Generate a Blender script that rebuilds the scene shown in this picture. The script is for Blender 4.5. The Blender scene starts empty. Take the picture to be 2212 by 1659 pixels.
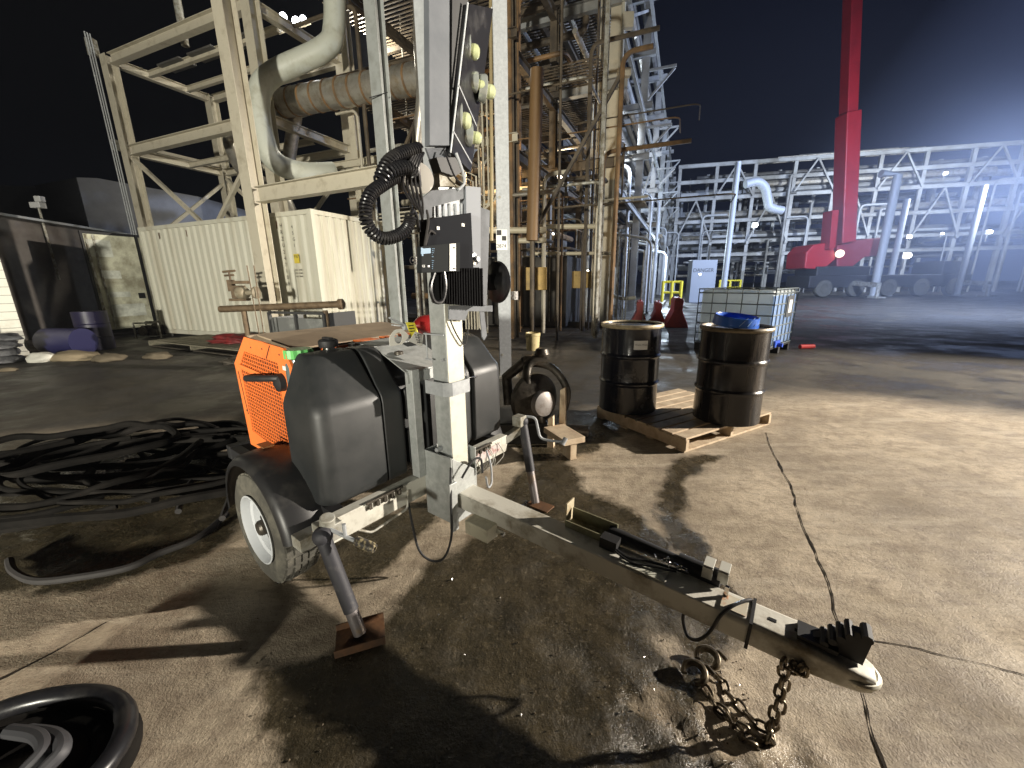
import bpy, bmesh, math, random
import numpy as np
from mathutils import Vector, Matrix, noise
random.seed(7)
SC = bpy.context.scene
COL = SC.collection
# ------------------------------------------------------------------ camera
FPX = 398.2; CAMH = 1.42; PITCH = math.radians(14.4); ROLL = math.radians(-0.7)
fwd = np.array([0, math.cos(PITCH), -math.sin(PITCH)]); rt0 = np.array([1., 0, 0]); up0 = np.cross(rt0, fwd)
RT = rt0*math.cos(ROLL) + up0*math.sin(ROLL); UP = -rt0*math.sin(ROLL) + up0*math.cos(ROLL)
CP = np.array([0, 0, CAMH])
cd = bpy.data.cameras.new('camera'); cam = bpy.data.objects.new('camera', cd); COL.objects.link(cam)
cd.sensor_width = 36; cd.lens = FPX*36/1024; cd.clip_start = .05; cd.clip_end = 600
M4 = Matrix(((RT[0], UP[0], -fwd[0], 0), (RT[1], UP[1], -fwd[1], 0), (RT[2], UP[2], -fwd[2], CAMH), (0, 0, 0, 1)))
cam.matrix_world = M4; SC.camera = cam
SC.view_settings.view_transform = 'Standard'; SC.view_settings.look = 'None'; SC.view_settings.exposure = 0; SC.view_settings.gamma = 1
SC.render.engine = 'CYCLES'
SC.cycles.use_denoising = True
try: SC.cycles.denoiser = 'OPENIMAGEDENOISE'
except Exception: pass
SC.cycles.max_bounces = 6; SC.cycles.diffuse_bounces = 3; SC.cycles.sample_clamp_indirect = 4
SC.cycles.use_light_tree = True
# ------------------------------------------------------------------ night sky with a painted flare glow to the right
W = bpy.data.worlds.new('World'); SC.world = W; W.use_nodes = True
wn = W.node_tree.nodes; wl = W.node_tree.links
bg = wn['Background']; bg.inputs['Strength'].default_value = 1.0
sky = wn.new('ShaderNodeTexSky'); sky.sky_type = 'NISHITA'; sky.sun_disc = False
sky.sun_elevation = math.radians(-9); sky.sun_rotation = math.radians(75)
tcw = wn.new('ShaderNodeTexCoord'); dotn = wn.new('ShaderNodeVectorMath'); dotn.operation = 'DOT_PRODUCT'
dotn.inputs[1].default_value = (.93, .36, -.05)
wl.new(tcw.outputs['Generated'], dotn.inputs[0])
rw = wn.new('ShaderNodeValToRGB'); rw.color_ramp.elements[0].position = .25; rw.color_ramp.elements[0].color = (.0006, .0007, .0012, 1)
rw.color_ramp.elements[1].position = 1.0; rw.color_ramp.elements[1].color = (.07, .095, .20, 1)  # bright blue end imitates lens flare in the sky colour
e_ = rw.color_ramp.elements.new(.80); e_.color = (.0035, .005, .013, 1)
wl.new(dotn.outputs['Value'], rw.inputs[0])
mxw = wn.new('ShaderNodeMixRGB'); mxw.blend_type = 'ADD'; mxw.inputs[0].default_value = .004
wl.new(rw.outputs[0], mxw.inputs[1]); wl.new(sky.outputs[0], mxw.inputs[2]); wl.new(mxw.outputs[0], bg.inputs['Color'])
# ------------------------------------------------------------------ lamps (flood lights of the yard, plus an added blue glow spot)
def spot(name, loc, aim, power, color, cone=70, radius=.15, blend=.4):
    l = bpy.data.lights.new(name, 'SPOT'); l.energy = power; l.color = color
    l.spot_size = math.radians(cone); l.spot_blend = blend; l.shadow_soft_size = radius
    o = bpy.data.objects.new(name, l); COL.objects.link(o); o.location = loc
    o.rotation_euler = (Vector(aim)-Vector(loc)).to_track_quat('-Z', 'Y').to_euler(); return o
def point(name, loc, power, color, radius=.12):
    l = bpy.data.lights.new(name, 'POINT'); l.energy = power; l.color = color; l.shadow_soft_size = radius
    o = bpy.data.objects.new(name, l); COL.objects.link(o); o.location = loc; return o
spot('flood_lamp_right', (17.0, 3.3, 5.1), (1.8, 3.2, .4), 30000, (1, .905, .78), 54, .16, .6)
spot('flood_lamp_behind', (-4.2, -10, 2.0), (-5.6, 12, 4.6), 14800, (1, .95, .81), 57, .3, .6)
point('unit_lamp_high', (-4.6, 15.2, 8.6), 700, (1, .93, .78))
point('unit_lamp_amber', (-.2, 12.0, 4.6), 120, (1, .68, .34))
point('unit_lamp_low', (2.0, 16.5, 5.2), 200, (1, .84, .6))
spot('rack_lamp_near', (4.6, 19.5, 8.3), (8.5, 34, 1), 2600, (.85, .92, 1), 100, .2, .6)
spot('rack_lamp_far', (34, 27, 9), (32, 52, 5), 17000, (.80, .88, 1), 130, .3, .6)
spot('blue_glow_spot', (21, 12, 7.5), (13, 26, 1.5), 30000, (.58, .70, 1), 140, .25, .7)  # unseen blue spot, added so the haze volumes glow at the right
point('rack_lamp_corner', (11.6, 29.5, 3.6), 1500, (.72, .86, 1))

# ------------------------------------------------------------------ helpers
K = 1024/2212.
def ray(x, y): return fwd + RT*(x*K-512)/FPX - UP*(y*K-384)/FPX
def D(x, y, z=0.):
    d = ray(x, y); return CP + d*((z-CAMH)/d[2])
def AY(x, y, Y):
    d = ray(x, y); return CP + d*Y/d[1]
TO = np.array([-.45, 1.99, 0]); tX = np.array([.79, -.61, 0]); tX /= np.linalg.norm(tX); tY = np.array([-tX[1], tX[0], 0])
def T(x, y, z): p = TO + tX*x + tY*y; return Vector((p[0], p[1], z))
def LP(px, py, ax, v):
    d = ray(px, py); dl = np.array([d@tX, d@tY, d[2]]); q = CP-TO; c = np.array([q@tX, q@tY, q[2]])
    s = (v-c[ax])/dl[ax]; r = c+s*dl; return T(*r)
E1 = np.array([.92, -.39]); E1 /= np.linalg.norm(E1); E2 = np.array([-E1[1], E1[0]])
def PL(o, a, b, z): return Vector((o[0]+E1[0]*a+E2[0]*b, o[1]+E1[1]*a+E2[1]*b, z))

def thing(name, label, cat, loc=(0, 0, 0), rotz=0, group=None, kind=None):
    o = bpy.data.objects.new(name, None); COL.objects.link(o); o.empty_display_size = .1
    o.location = loc; o.rotation_euler = (0, 0, rotz); o['label'] = label; o['category'] = cat
    if group: o['group'] = group
    if kind: o['kind'] = kind
    return o
def tag(o, label, cat, group=None, kind=None):
    o['label'] = label; o['category'] = cat
    if group: o['group'] = group
    if kind: o['kind'] = kind
    return o
def rootmat(p):
    m = Matrix.Identity(4)
    while p is not None:
        m = (Matrix.Translation(p.location) @ p.rotation_euler.to_matrix().to_4x4()) @ m; p = p.parent
    return m
class MB:
    def __init__(s): s.v = []; s.f = []; s.sm = []
    def add(s, vs, fs, smooth=False):
        n = len(s.v); s.v += [Vector(v) for v in vs]; s.f += [[n+i for i in f] for f in fs]; s.sm += [smooth]*len(fs); return s
    def box(s, c, size, ax=None):
        c = Vector(c); X, Y, Z = ax or (Vector((1, 0, 0)), Vector((0, 1, 0)), Vector((0, 0, 1)))
        a, b, d = [q/2 for q in size]
        vs = [c+X*(i*a)+Y*(j*b)+Z*(k_*d) for k_ in (-1, 1) for j in (-1, 1) for i in (-1, 1)]
        return s.add(vs, [(0, 2, 3, 1), (4, 5, 7, 6), (0, 1, 5, 4), (2, 6, 7, 3), (0, 4, 6, 2), (1, 3, 7, 5)])
    def frame(s, p, q, up=(0, 0, 1)):
        p = Vector(p); q = Vector(q); d = (q-p); L = d.length; d.normalize(); u = Vector(up)
        if abs(d.dot(u)) > .98: u = Vector((E1[0], E1[1], 0))
        sd = d.cross(u).normalized(); u = sd.cross(d).normalized(); return p, q, d, L, sd, u
    def bar(s, p, q, w, h, up=(0, 0, 1)):
        p, q, d, L, sd, u = s.frame(p, q, up); return s.box((p+q)/2, (L, w, h), (d, sd, u))
    def ibeam(s, p, q, w, h, t=.02, up=(0, 0, 1)):
        p, q, d, L, sd, u = s.frame(p, q, up); c = (p+q)/2
        s.box(c+u*(h/2-t/2), (L, w, t), (d, sd, u)); s.box(c-u*(h/2-t/2), (L, w, t), (d, sd, u))
        return s.box(c, (L, t, h-2*t-.001), (d, sd, u))
    def tube(s, pts, r, n=10, caps=True, closed=False):
        pts = [Vector(p) for p in pts]; m = len(pts); rings = []
        prev = None
        for i, p in enumerate(pts):
            a = pts[(i-1) % m] if (closed or i > 0) else p; b = pts[(i+1) % m] if (closed or i < m-1) else p
            d = (b-a).normalized()
            if prev is None:
                u = Vector((0, 0, 1)) if abs(d.z) < .9 else Vector((1, 0, 0)); u = (u-d*u.dot(d)).normalized()
            else:
                u = (prev-d*prev.dot(d)); u = u.normalized() if u.length > 1e-6 else Vector((1, 0, 0))
            prev = u; v = d.cross(u); rr = r[i] if isinstance(r, (list, tuple)) else r
            rings.append([p+u*(rr*math.cos(2*math.pi*k_/n))+v*(rr*math.sin(2*math.pi*k_/n)) for k_ in range(n)])
        vs = [v for g in rings for v in g]; fs = []
        for i in range(m if closed else m-1):
            j = (i+1) % m
            for k_ in range(n):
                fs.append((i*n+k_, i*n+(k_+1) % n, j*n+(k_+1) % n, j*n+k_))
        s.add(vs, fs, True)
        if caps and not closed:
            s.add(rings[0], [tuple(range(n-1, -1, -1))]); s.add(rings[-1], [tuple(range(n))])
        return s
    def lathe(s, prof, c, axis=(0, 0, 1), n=28, sx=1.):
        c = Vector(c); a = Vector(axis).normalized(); u = Vector((1, 0, 0)) if abs(a.x) < .8 else Vector((0, 1, 0))
        u = (u-a*u.dot(a)).normalized(); v = a.cross(u); vs = []
        for r, h in prof:
            vs += [c+a*h+u*(r*math.cos(2*math.pi*k_/n))+v*(r*math.sin(2*math.pi*k_/n)) for k_ in range(n)]
        fs = []
        for i in range(len(prof)-1):
            for k_ in range(n): fs.append((i*n+k_, i*n+(k_+1) % n, (i+1)*n+(k_+1) % n, (i+1)*n+k_))
        return s.add(vs, fs, True)
    def prism(s, poly, ext):
        ext = Vector(ext); p = [Vector(a) for a in poly]; n = len(p)
        vs = p+[a+ext for a in p]; fs = [tuple(range(n-1, -1, -1)), tuple(range(n, 2*n))]
        fs += [(i, (i+1) % n, n+(i+1) % n, n+i) for i in range(n)]
        return s.add(vs, fs)
    def loft(s, rings, smooth=False):
        n = len(rings[0]); vs = [v for g in rings for v in g]; fs = [tuple(range(n-1, -1, -1)), tuple(range((len(rings)-1)*n, len(rings)*n))]
        for i in range(len(rings)-1):
            for k_ in range(n): fs.append((i*n+k_, i*n+(k_+1) % n, (i+1)*n+(k_+1) % n, (i+1)*n+k_))
        return s.add(vs, fs, smooth)
    def sphere(s, c, r, n=12):
        prof = [(r*math.sin(math.pi*i/n)+1e-5, -r*math.cos(math.pi*i/n)) for i in range(n+1)]
        return s.lathe(prof, c, (0, 0, 1), 16)
    def build(s, name, mat, parent=None, bevel=0, seg=2, ang=35):
        inv = rootmat(parent).inverted() if parent is not None else Matrix.Identity(4)
        me = bpy.data.meshes.new(name); me.from_pydata([inv @ v for v in s.v], [], s.f)
        me.polygons.foreach_set('use_smooth', s.sm)
        bm = bmesh.new(); bm.from_mesh(me); bmesh.ops.recalc_face_normals(bm, faces=bm.faces)
        lim = math.radians(ang)
        for e in bm.edges:
            if len(e.link_faces) == 2 and e.calc_face_angle(0) > lim: e.smooth = False
        bm.to_mesh(me); bm.free()
        if mat: me.materials.append(mat)
        o = bpy.data.objects.new(name, me); COL.objects.link(o)
        if parent is not None: o.parent = parent
        if bevel:
            for p in me.polygons: p.use_smooth = True
            b = o.modifiers.new('bevel', 'BEVEL'); b.width = bevel; b.segments = seg; b.limit_method = 'ANGLE'; b.angle_limit = math.radians(40); b.harden_normals = True
        return o
def copytree(o, parent=None):
    c = o.copy(); COL.objects.link(c)
    if parent is not None: c.parent = parent
    for ch in [q for q in bpy.data.objects if q.parent == o]: copytree(ch, c)
    return c
def arc(c, r, a0, a1, X, Y, n=8):
    c = Vector(c); return [c+Vector(X)*(r*math.cos(a0+(a1-a0)*i/n))+Vector(Y)*(r*math.sin(a0+(a1-a0)*i/n)) for i in range(n+1)]
def rounded(pts, r=.3, n=6):
    pts = [Vector(p) for p in pts]; out = [pts[0]]
    for i in range(1, len(pts)-1):
        p = pts[i]; a = (pts[i-1]-p); b = (pts[i+1]-p); rr = min(r, a.length*.49, b.length*.49)
        A_ = p+a.normalized()*rr; B_ = p+b.normalized()*rr
        for k_ in range(n+1):
            t = k_/n; out.append(A_*(1-t)**2+p*2*t*(1-t)+B_*t*t)
    out.append(pts[-1]); return out
def smoothpath(pts, n=8, closed=False):
    pts = [Vector(p) for p in pts]; m = len(pts); out = []
    for i in range(m if closed else m-1):
        g = lambda k_: pts[k_ % m] if closed else pts[max(0, min(m-1, k_))]
        p0, p1, p2, p3 = g(i-1), g(i), g(i+1), g(i+2)
        for j in range(n):
            t = j/n; out.append(.5*((2*p1)+(p2-p0)*t+(2*p0-5*p1+4*p2-p3)*t*t+(3*p1-p0-3*p2+p3)*t**3))
    if not closed: out.append(pts[-1])
    return out

# ------------------------------------------------------------------ materials
def mat(name, col, rough=.5, metal=0., col2=None, scale=6., lo=.4, hi=.65, rough2=None, bump=0., bscale=60., dist=.01, streak=False, coat=0., detail=6):
    m = bpy.data.materials.new(name); m.use_nodes = True; nt = m.node_tree; N = nt.nodes; Lk = nt.links
    b = N['Principled BSDF']; b.inputs['Base Color'].default_value = (*col, 1); b.inputs['Roughness'].default_value = rough; b.inputs['Metallic'].default_value = metal
    if rough >= .85: b.inputs['Specular IOR Level'].default_value = .15
    if coat: b.inputs['Coat Weight'].default_value = coat
    tc = N.new('ShaderNodeTexCoord')
    if col2:
        mp = N.new('ShaderNodeMapping'); Lk.new(tc.outputs['Object'], mp.inputs[0])
        if streak: mp.inputs['Scale'].default_value = (1, 1, .07)
        nz = N.new('ShaderNodeTexNoise'); nz.inputs['Scale'].default_value = scale; nz.inputs['Detail'].default_value = detail; nz.inputs['Roughness'].default_value = .65
        Lk.new(mp.outputs[0], nz.inputs['Vector'])
        rp = N.new('ShaderNodeMapRange'); rp.inputs[1].default_value = lo; rp.inputs[2].default_value = hi; Lk.new(nz.outputs['Fac'], rp.inputs[0])
        mx = N.new('ShaderNodeMixRGB'); mx.inputs[1].default_value = (*col, 1); mx.inputs[2].default_value = (*col2, 1)
        Lk.new(rp.outputs[0], mx.inputs[0]); Lk.new(mx.outputs[0], b.inputs['Base Color'])
        if rough2 is not None:
            r2 = N.new('ShaderNodeMapRange'); r2.inputs[3].default_value = rough; r2.inputs[4].default_value = rough2
            Lk.new(rp.outputs[0], r2.inputs[0]); Lk.new(r2.outputs[0], b.inputs['Roughness'])
    if bump:
        n2 = N.new('ShaderNodeTexNoise'); n2.inputs['Scale'].default_value = bscale; n2.inputs['Detail'].default_value = 4; Lk.new(tc.outputs['Object'], n2.inputs['Vector'])
        bp = N.new('ShaderNodeBump'); bp.inputs['Strength'].default_value = bump; bp.inputs['Distance'].default_value = dist
        Lk.new(n2.outputs['Fac'], bp.inputs['Height']); Lk.new(bp.outputs[0], b.inputs['Normal'])
    return m
def emat(name, col, s):
    m = bpy.data.materials.new(name); m.use_nodes = True; b = m.node_tree.nodes['Principled BSDF']
    b.inputs['Base Color'].default_value = (*col, 1); b.inputs['Emission Color'].default_value = (*col, 1); b.inputs['Emission Strength'].default_value = s; return m
galv = mat('galvanised_steel', (.50, .52, .51), .42, .35, (.34, .36, .35), 26, .35, .7, .55, .15, 90, .002)
galvd = mat('dirty_galvanised_steel', (.44, .44, .40), .5, .3, (.19, .165, .115), 7, .42, .62, .75, .3, 60, .003)
galvk = mat('dull_grey_bracket_steel', (.17, .18, .195), .8, 0, (.12, .13, .14), 22, .35, .7)
galvt = mat('muddy_galvanised_tongue', (.68, .66, .58), .6, .05, (.24, .20, .13), 5, .5, .68, .75, .3, 60, .003)
galvb = mat('bright_galvanised_sheet', (.42, .44, .455), .6, .2, (.32, .335, .35), 30, .35, .7, .7)
blk = mat('black_moulded_plastic', (.021, .023, .024), .43, 0, (.032, .033, .033), 5, .4, .7, .55, .12, 420, .0008)
blkg = mat('black_semi_gloss', (.012, .012, .014), .3, 0, (.03, .028, .026), 9, .5, .75, .5)
blkm = mat('black_matt', (.013, .013, .014), .6)
rub = mat('tyre_rubber', (.075, .072, .062), .85, 0, (.17, .16, .13), 9, .45, .75, .9, .5, 50, .004)
rimw = mat('white_wheel_paint', (.50, .52, .54), .45, 0, (.42, .40, .36), 14, .6, .8)
orange = mat('orange_powder_coat', (.78, .19, .045), .42, 0, (.62, .15, .04), 8, .5, .75, .55, .05, 200, .001)
dusty = mat('dusty_brown_panel', (.30, .23, .155), .8, 0, (.19, .145, .10), 5, .4, .65, None, .2, 40, .003)
wood = mat('pallet_wood', (.62, .50, .35), .8, 0, (.42, .31, .20), 9, .4, .68, None, .5, 70, .004)
woodd = mat('wet_dark_wood', (.06, .052, .042), .6, 0, (.13, .11, .085), 9, .4, .68, None, .5, 70, .004)
drumb = mat('black_drum_paint', (.011, .012, .018), .2, 0, (.035, .03, .026), 5, .5, .75, .35, .12, 14, .01, coat=.3)
drumr = mat('rust_streaked_drum_paint', (.014, .013, .014), .22, .1, (.07, .052, .036), 9, .52, .70, .42, .15, 14, .01, streak=True)
rimy = mat('dusty_drum_rim', (.50, .42, .27), .55, .2, (.24, .19, .12), 18, .4, .7)
ibc = mat('cloudy_plastic_tank', (.78, .84, .84), .4, 0, (.60, .68, .70), 2.2, .4, .7, None, .1, 6, .01)
ibcb = mat('blue_lit_plastic_tank', (.45, .60, .80), .35, 0, (.25, .37, .56), 2.2, .4, .7)
cage = mat('tank_cage_tube', (.20, .23, .24), .45, .5)
bluep = mat('blue_plastic', (.03, .14, .62), .3)
cream = mat('cream_container_paint', (.56, .55, .46), .55, 0, (.38, .34, .25), 3.2, .5, .78, .7, .06, 30, .004, streak=True)
creamd = mat('grubby_container_door_paint', (.62, .62, .48), .6, 0, (.30, .28, .20), 1.6, .42, .6, None, .1, 20, .005)
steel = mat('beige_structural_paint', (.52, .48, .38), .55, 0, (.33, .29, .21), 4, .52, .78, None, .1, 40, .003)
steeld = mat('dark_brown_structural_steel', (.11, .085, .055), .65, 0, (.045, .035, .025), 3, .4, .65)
brown = mat('rusty_pipe_insulation', (.24, .14, .06), .6, 0, (.10, .065, .035), 3, .4, .65)
alu = mat('aluminium_pipe_jacket', (.52, .50, .45), .35, .75, (.26, .21, .14), 4, .45, .7, .55, .2, 8, .01)
pipew = mat('pale_painted_pipe', (.52, .54, .47), .5, 0, (.38, .38, .30), 4, .5, .75)
farst = mat('weathered_grey_steel', (.33, .34, .34), .55, .1, (.17, .165, .15), .6, .4, .65)
fardk = mat('dark_grey_steel', (.12, .12, .115), .6, .1, (.06, .055, .05), .8, .4, .65)  # darker grey steel for gratings and randomly chosen rack pipes
red = mat('crane_red_paint', (.36, .015, .022), .4, 0, (.26, .012, .018), 1.2, .5, .75)
redp = mat('red_plastic_barrier', (.50, .06, .05), .5, 0, (.26, .04, .04), 4, .45, .7)
yel = mat('yellow_safety_paint', (.75, .62, .04), .45)
yelt = mat('yellow_tag_card', (.78, .70, .06), .5, 0, (.6, .52, .05), 30, .5, .7)
whitet = mat('white_tag_card', (.75, .74, .68), .5)
lblw = mat('white_label', (.78, .78, .76), .5)
lblk = mat('black_lettering', (.015, .015, .015), .5)
lblb = mat('light_blue_lettering', (.10, .21, .33), .5)
amber = mat('ochre_equipment_box', (.42, .28, .08), .55, 0, (.22, .14, .05), 5, .45, .7)
bucketm = mat('cream_pail_plastic', (.55, .46, .24), .45, 0, (.35, .27, .14), 12, .5, .75)
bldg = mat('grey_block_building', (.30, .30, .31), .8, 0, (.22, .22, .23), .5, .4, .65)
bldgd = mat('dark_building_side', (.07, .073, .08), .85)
shedw = mat('white_shed_siding', (.60, .60, .53), .6, 0, (.45, .43, .36), 2, .5, .75)
shedg = mat('grey_brown_shed_wall', (.16, .145, .13), .75, 0, (.12, .105, .095), 1.5, .4, .6)
roofm = mat('grey_shed_roof', (.16, .16, .15), .6)
purple = mat('purple_blue_drum', (.010, .008, .035), .45)
greyrub = mat('grey_hose_rubber', (.022, .020, .019), .8, 0, (.03, .027, .026), 6, .4, .65)
dkrub = mat('dark_hose_rubber', (.005, .0045, .004), .92, 0, (.012, .0105, .009), 6, .4, .65)
green = mat('green_cap_plastic', (.12, .42, .12), .3)
lens = mat('frosted_lamp_lens', (.60, .64, .40), .15, 0, (.42, .46, .22), 20, .4, .7)
lampon = emat('lit_lamp', (.95, .97, 1.), 30.)
lampw = emat('lit_warm_lamp', (1., .9, .7), 22.)
chrome = mat('chrome_reflector', (.7, .7, .68), .15, 1.)
iron = mat('oily_cast_iron', (.12, .105, .085), .35, .5, (.04, .035, .028), 9, .4, .65, .5, .4, 30, .01)
ironw = mat('pale_metal_casting', (.36, .34, .33), .4, .4, (.18, .15, .12), 12, .45, .7)
rust = mat('rusty_plate', (.17, .085, .04), .75, .2, (.07, .045, .03), 14, .4, .65, None, .4, 60, .003)
chainm = mat('chain_steel', (.24, .20, .14), .38, .7, (.07, .055, .04), 40, .4, .65)
boots = mat('scuffed_jack_tube', (.035, .035, .042), .62, .1, (.13, .12, .115), 12, .55, .78, .7)
ext = mat('extinguisher_red', (.20, .012, .012), .25)

for m_ in (ibc, ibcb):
    nt_ = m_.node_tree; pb_ = nt_.nodes['Principled BSDF']; tl__ = nt_.nodes.new('ShaderNodeBsdfTranslucent'); tl__.inputs[0].default_value = (.82, .88, .9, 1) if m_ is ibc else (.42, .58, .85, 1)
    mx_ = nt_.nodes.new('ShaderNodeMixShader'); mx_.inputs[0].default_value = .6; nt_.links.new(pb_.outputs[0], mx_.inputs[1]); nt_.links.new(tl__.outputs[0], mx_.inputs[2]); nt_.links.new(mx_.outputs[0], nt_.nodes['Material Output'].inputs[0])
# ------------------------------------------------------------------ ground
def axis(vals):
    out = []
    for a, b, st in vals:
        n = max(1, int(round((b-a)/st))); out += [a+(b-a)*i/n for i in range(n)]
    out.append(vals[-1][1]); return np.array(out)
gx = axis([(-140, -60, 20), (-60, -20, 5), (-20, -8, 1), (-8, -3.6, .22), (-3.6, -2.0, .06), (-2.0, 2.6, .026), (2.6, 4.2, .06), (4.2, 9, .24), (9, 20, 1), (20, 60, 5), (60, 140, 20)])
gy = axis([(-60, -10, 10), (-10, 0.2, 1), (.2, .62, .06), (.62, 3.2, .026), (3.2, 5.6, .06), (5.6, 10, .22), (10, 20, 1), (20, 60, 5), (60, 160, 20)])
GX, GY = np.meshgrid(gx, gy); P2 = np.stack([GX.ravel(), GY.ravel()], 1)
def sdist(poly):
    poly = np.array([D(x, y)[:2] for x, y in poly]); n = len(poly); dmin = np.full(len(P2), 1e9); ins = np.zeros(len(P2), bool)
    for i in range(n):
        a = poly[i]; b = poly[(i+1) % n]; ab = b-a; t = np.clip(((P2-a)@ab)/(ab@ab+1e-12), 0, 1)
        dmin = np.minimum(dmin, np.linalg.norm(P2-(a+t[:, None]*ab), axis=1))
        c = ((a[1] > P2[:, 1]) != (b[1] > P2[:, 1])) & (P2[:, 0] < (b[0]-a[0])*(P2[:, 1]-a[1])/(b[1]-a[1]+1e-12)+a[0]); ins ^= c
    return np.where(ins, dmin, -dmin)
mud_shade_polys = [
 [(815, 1340), (870, 1270), (930, 1220), (985, 1190), (1030, 1150), (1075, 1130), (1110, 1100), (1080, 1050), (1130, 1020), (1180, 985), (1230, 1000), (1262, 1052), (1330, 1085), (1395, 1125), (1440, 1175), (1500, 1255), (1560, 1300), (1600, 1400), (1550, 1470), (1510, 1545), (1530, 1620), (1600, 1720), (600, 1720), (575, 1600), (545, 1500), (560, 1440), (690, 1420)],
 [(1130, 1000), (1110, 960), (1200, 880), (1330, 900), (1340, 940), (1270, 980), (1200, 1010)],
 [(1475, 985), (1440, 1020), (1425, 1090), (1440, 1170), (1520, 1260), (1600, 1300), (1530, 1180), (1475, 1120), (1480, 1050), (1560, 985)],
 [(640, 1240), (700, 1180), (860, 1100), (990, 1050), (985, 1110), (905, 1150), (868, 1200), (800, 1265), (700, 1265)],
 [(1555, 1660), (1650, 1640), (1760, 1640), (1800, 1720), (1560, 1720)],
]
clean_polys = [[(1340, 1505), (1400, 1480), (1440, 1500), (1470, 1560), (1540, 1620), (1500, 1640), (1420, 1590)], [(1395, 1365), (1430, 1370), (1480, 1420), (1450, 1435), (1400, 1400)],
 [(1560, 1600), (1620, 1560), (1700, 1640), (1800, 1659), (1760, 1690), (1600, 1650)], [(970, 960), (1000, 1000), (1110, 1000), (1105, 950)]]
mud_shade_polys.append([(-100, 950), (250, 930), (400, 940), (520, 1000), (560, 1090), (450, 1190), (250, 1270), (0, 1290), (-300, 1230), (-300, 1000)])  # dark patch painted where the trailer's shadow covers the hose heap
mud = np.full(len(P2), -9.)  # distance field of the mud areas and the painted shadow patch
for p in mud_shade_polys: mud = np.maximum(mud, sdist(p))
for p in clean_polys: mud = np.minimum(mud, -sdist(p)*1.0+.0)
asph = sdist([(1225, 935), (1290, 905), (1400, 872), (1500, 856), (1640, 860), (1760, 850), (1900, 860), (2050, 875), (2400, 925), (4200, 760), (6000, 640), (2300, 625), (1100, 628), (-400, 640), (-4000, 800), (-1500, 1000), (-500, 1000), (0, 955), (250, 935), (520, 925), (800, 915), (1000, 900)])
ridge = sdist([(1330, 1470), (1440, 1430), (1560, 1460), (1640, 1570), (1760, 1600), (1900, 1720), (1300, 1720)])
LOWF = np.array([noise.noise(Vector((x*.9, y*.9, 3.1))) for x, y in P2])
zz = np.zeros(len(P2))
near = (P2[:, 0] > -3) & (P2[:, 0] < 3.5) & (P2[:, 1] > .2) & (P2[:, 1] < 5)
mk = np.clip((mud+.04)/.10, 0, 1)
for i in np.nonzero(near)[0]:
    x, y = P2[i]; m_ = mk[i]
    n1 = noise.fractal(Vector((x*9, y*9, 0)), .8, 2.1, 5); n2 = noise.ridged_multi_fractal(Vector((x*4.2, y*4.2, 7)), .8, 2.2, 4, 1., 2.)
    edge = math.exp(-((mud[i]-.02)/.07)**2) if y < 1.7 and x > .2 else 0
    rd = min(1, max(0, (ridge[i]+.03)/.08)); n3 = noise.ridged_multi_fractal(Vector((x*7.5+noise.noise(Vector((x*3, y*3, 1)))*1.5, y*5., 2)), .9, 2.3, 5, 1., 2.)
    zz[i] = m_*(.006*n1+.004*(n2-1.1)) + .007*edge*max(0, n1+.3) + rd*(.012*(n3-1.0)+.007*n1)
me = bpy.data.meshes.new('ground'); nx = len(gx); ny = len(gy)
idx = np.arange(nx*ny).reshape(ny, nx)
F = np.stack([idx[:-1, :-1], idx[:-1, 1:], idx[1:, 1:], idx[1:, :-1]], -1).reshape(-1, 4)
me.from_pydata(np.column_stack([P2, zz]).tolist(), [], F.tolist())
for nm, arr in (('mud', mud), ('asph', asph), ('ridge', ridge)):  # 'mud' also holds the painted trailer shadow patch
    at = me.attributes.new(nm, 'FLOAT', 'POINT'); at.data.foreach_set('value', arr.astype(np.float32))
me.polygons.foreach_set('use_smooth', [True]*len(me.polygons))
ground = bpy.data.objects.new('ground', me); COL.objects.link(ground); ground['kind'] = 'structure'; ground['label'] = 'stained wet concrete yard with mud and dark asphalt beyond'; ground['category'] = 'ground'
gm = bpy.data.materials.new('yard_concrete'); gm.use_nodes = True; nt = gm.node_tree; N = nt.nodes; Lk = nt.links; B = N['Principled BSDF']
def node(t, **kw):
    n = N.new(t)
    for a, b in kw.items():
        if a.startswith('i_'): n.inputs[int(a[2:])].default_value = b
        else: setattr(n, a, b)
    return n
tc = node('ShaderNodeTexCoord')
def nz(scale, detail=6, rough=.6, map_=None, dim=None):
    n = N.new('ShaderNodeTexNoise'); n.inputs['Scale'].default_value = scale; n.inputs['Detail'].default_value = detail; n.inputs['Roughness'].default_value = rough
    if map_:
        mp = N.new('ShaderNodeMapping'); mp.inputs['Scale'].default_value = map_; mp.inputs['Rotation'].default_value = (0, 0, .3); Lk.new(tc.outputs['Object'], mp.inputs[0]); Lk.new(mp.outputs[0], n.inputs['Vector'])
    else: Lk.new(tc.outputs['Object'], n.inputs['Vector'])
    return n.outputs['Fac']
def mr(src, a, b, c=0., d=1.):
    n = N.new('ShaderNodeMapRange'); Lk.new(src, n.inputs[0])
    for i, v in enumerate((a, b, c, d)): n.inputs[i+1].default_value = v
    return n.outputs[0]
def mth(op, a, b=None):
    n = N.new('ShaderNodeMath'); n.operation = op
    for i, v in enumerate((a, b)):
        if v is None: continue
        if isinstance(v, (int, float)): n.inputs[i].default_value = v
        else: Lk.new(v, n.inputs[i])
    return n.outputs[0]
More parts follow.
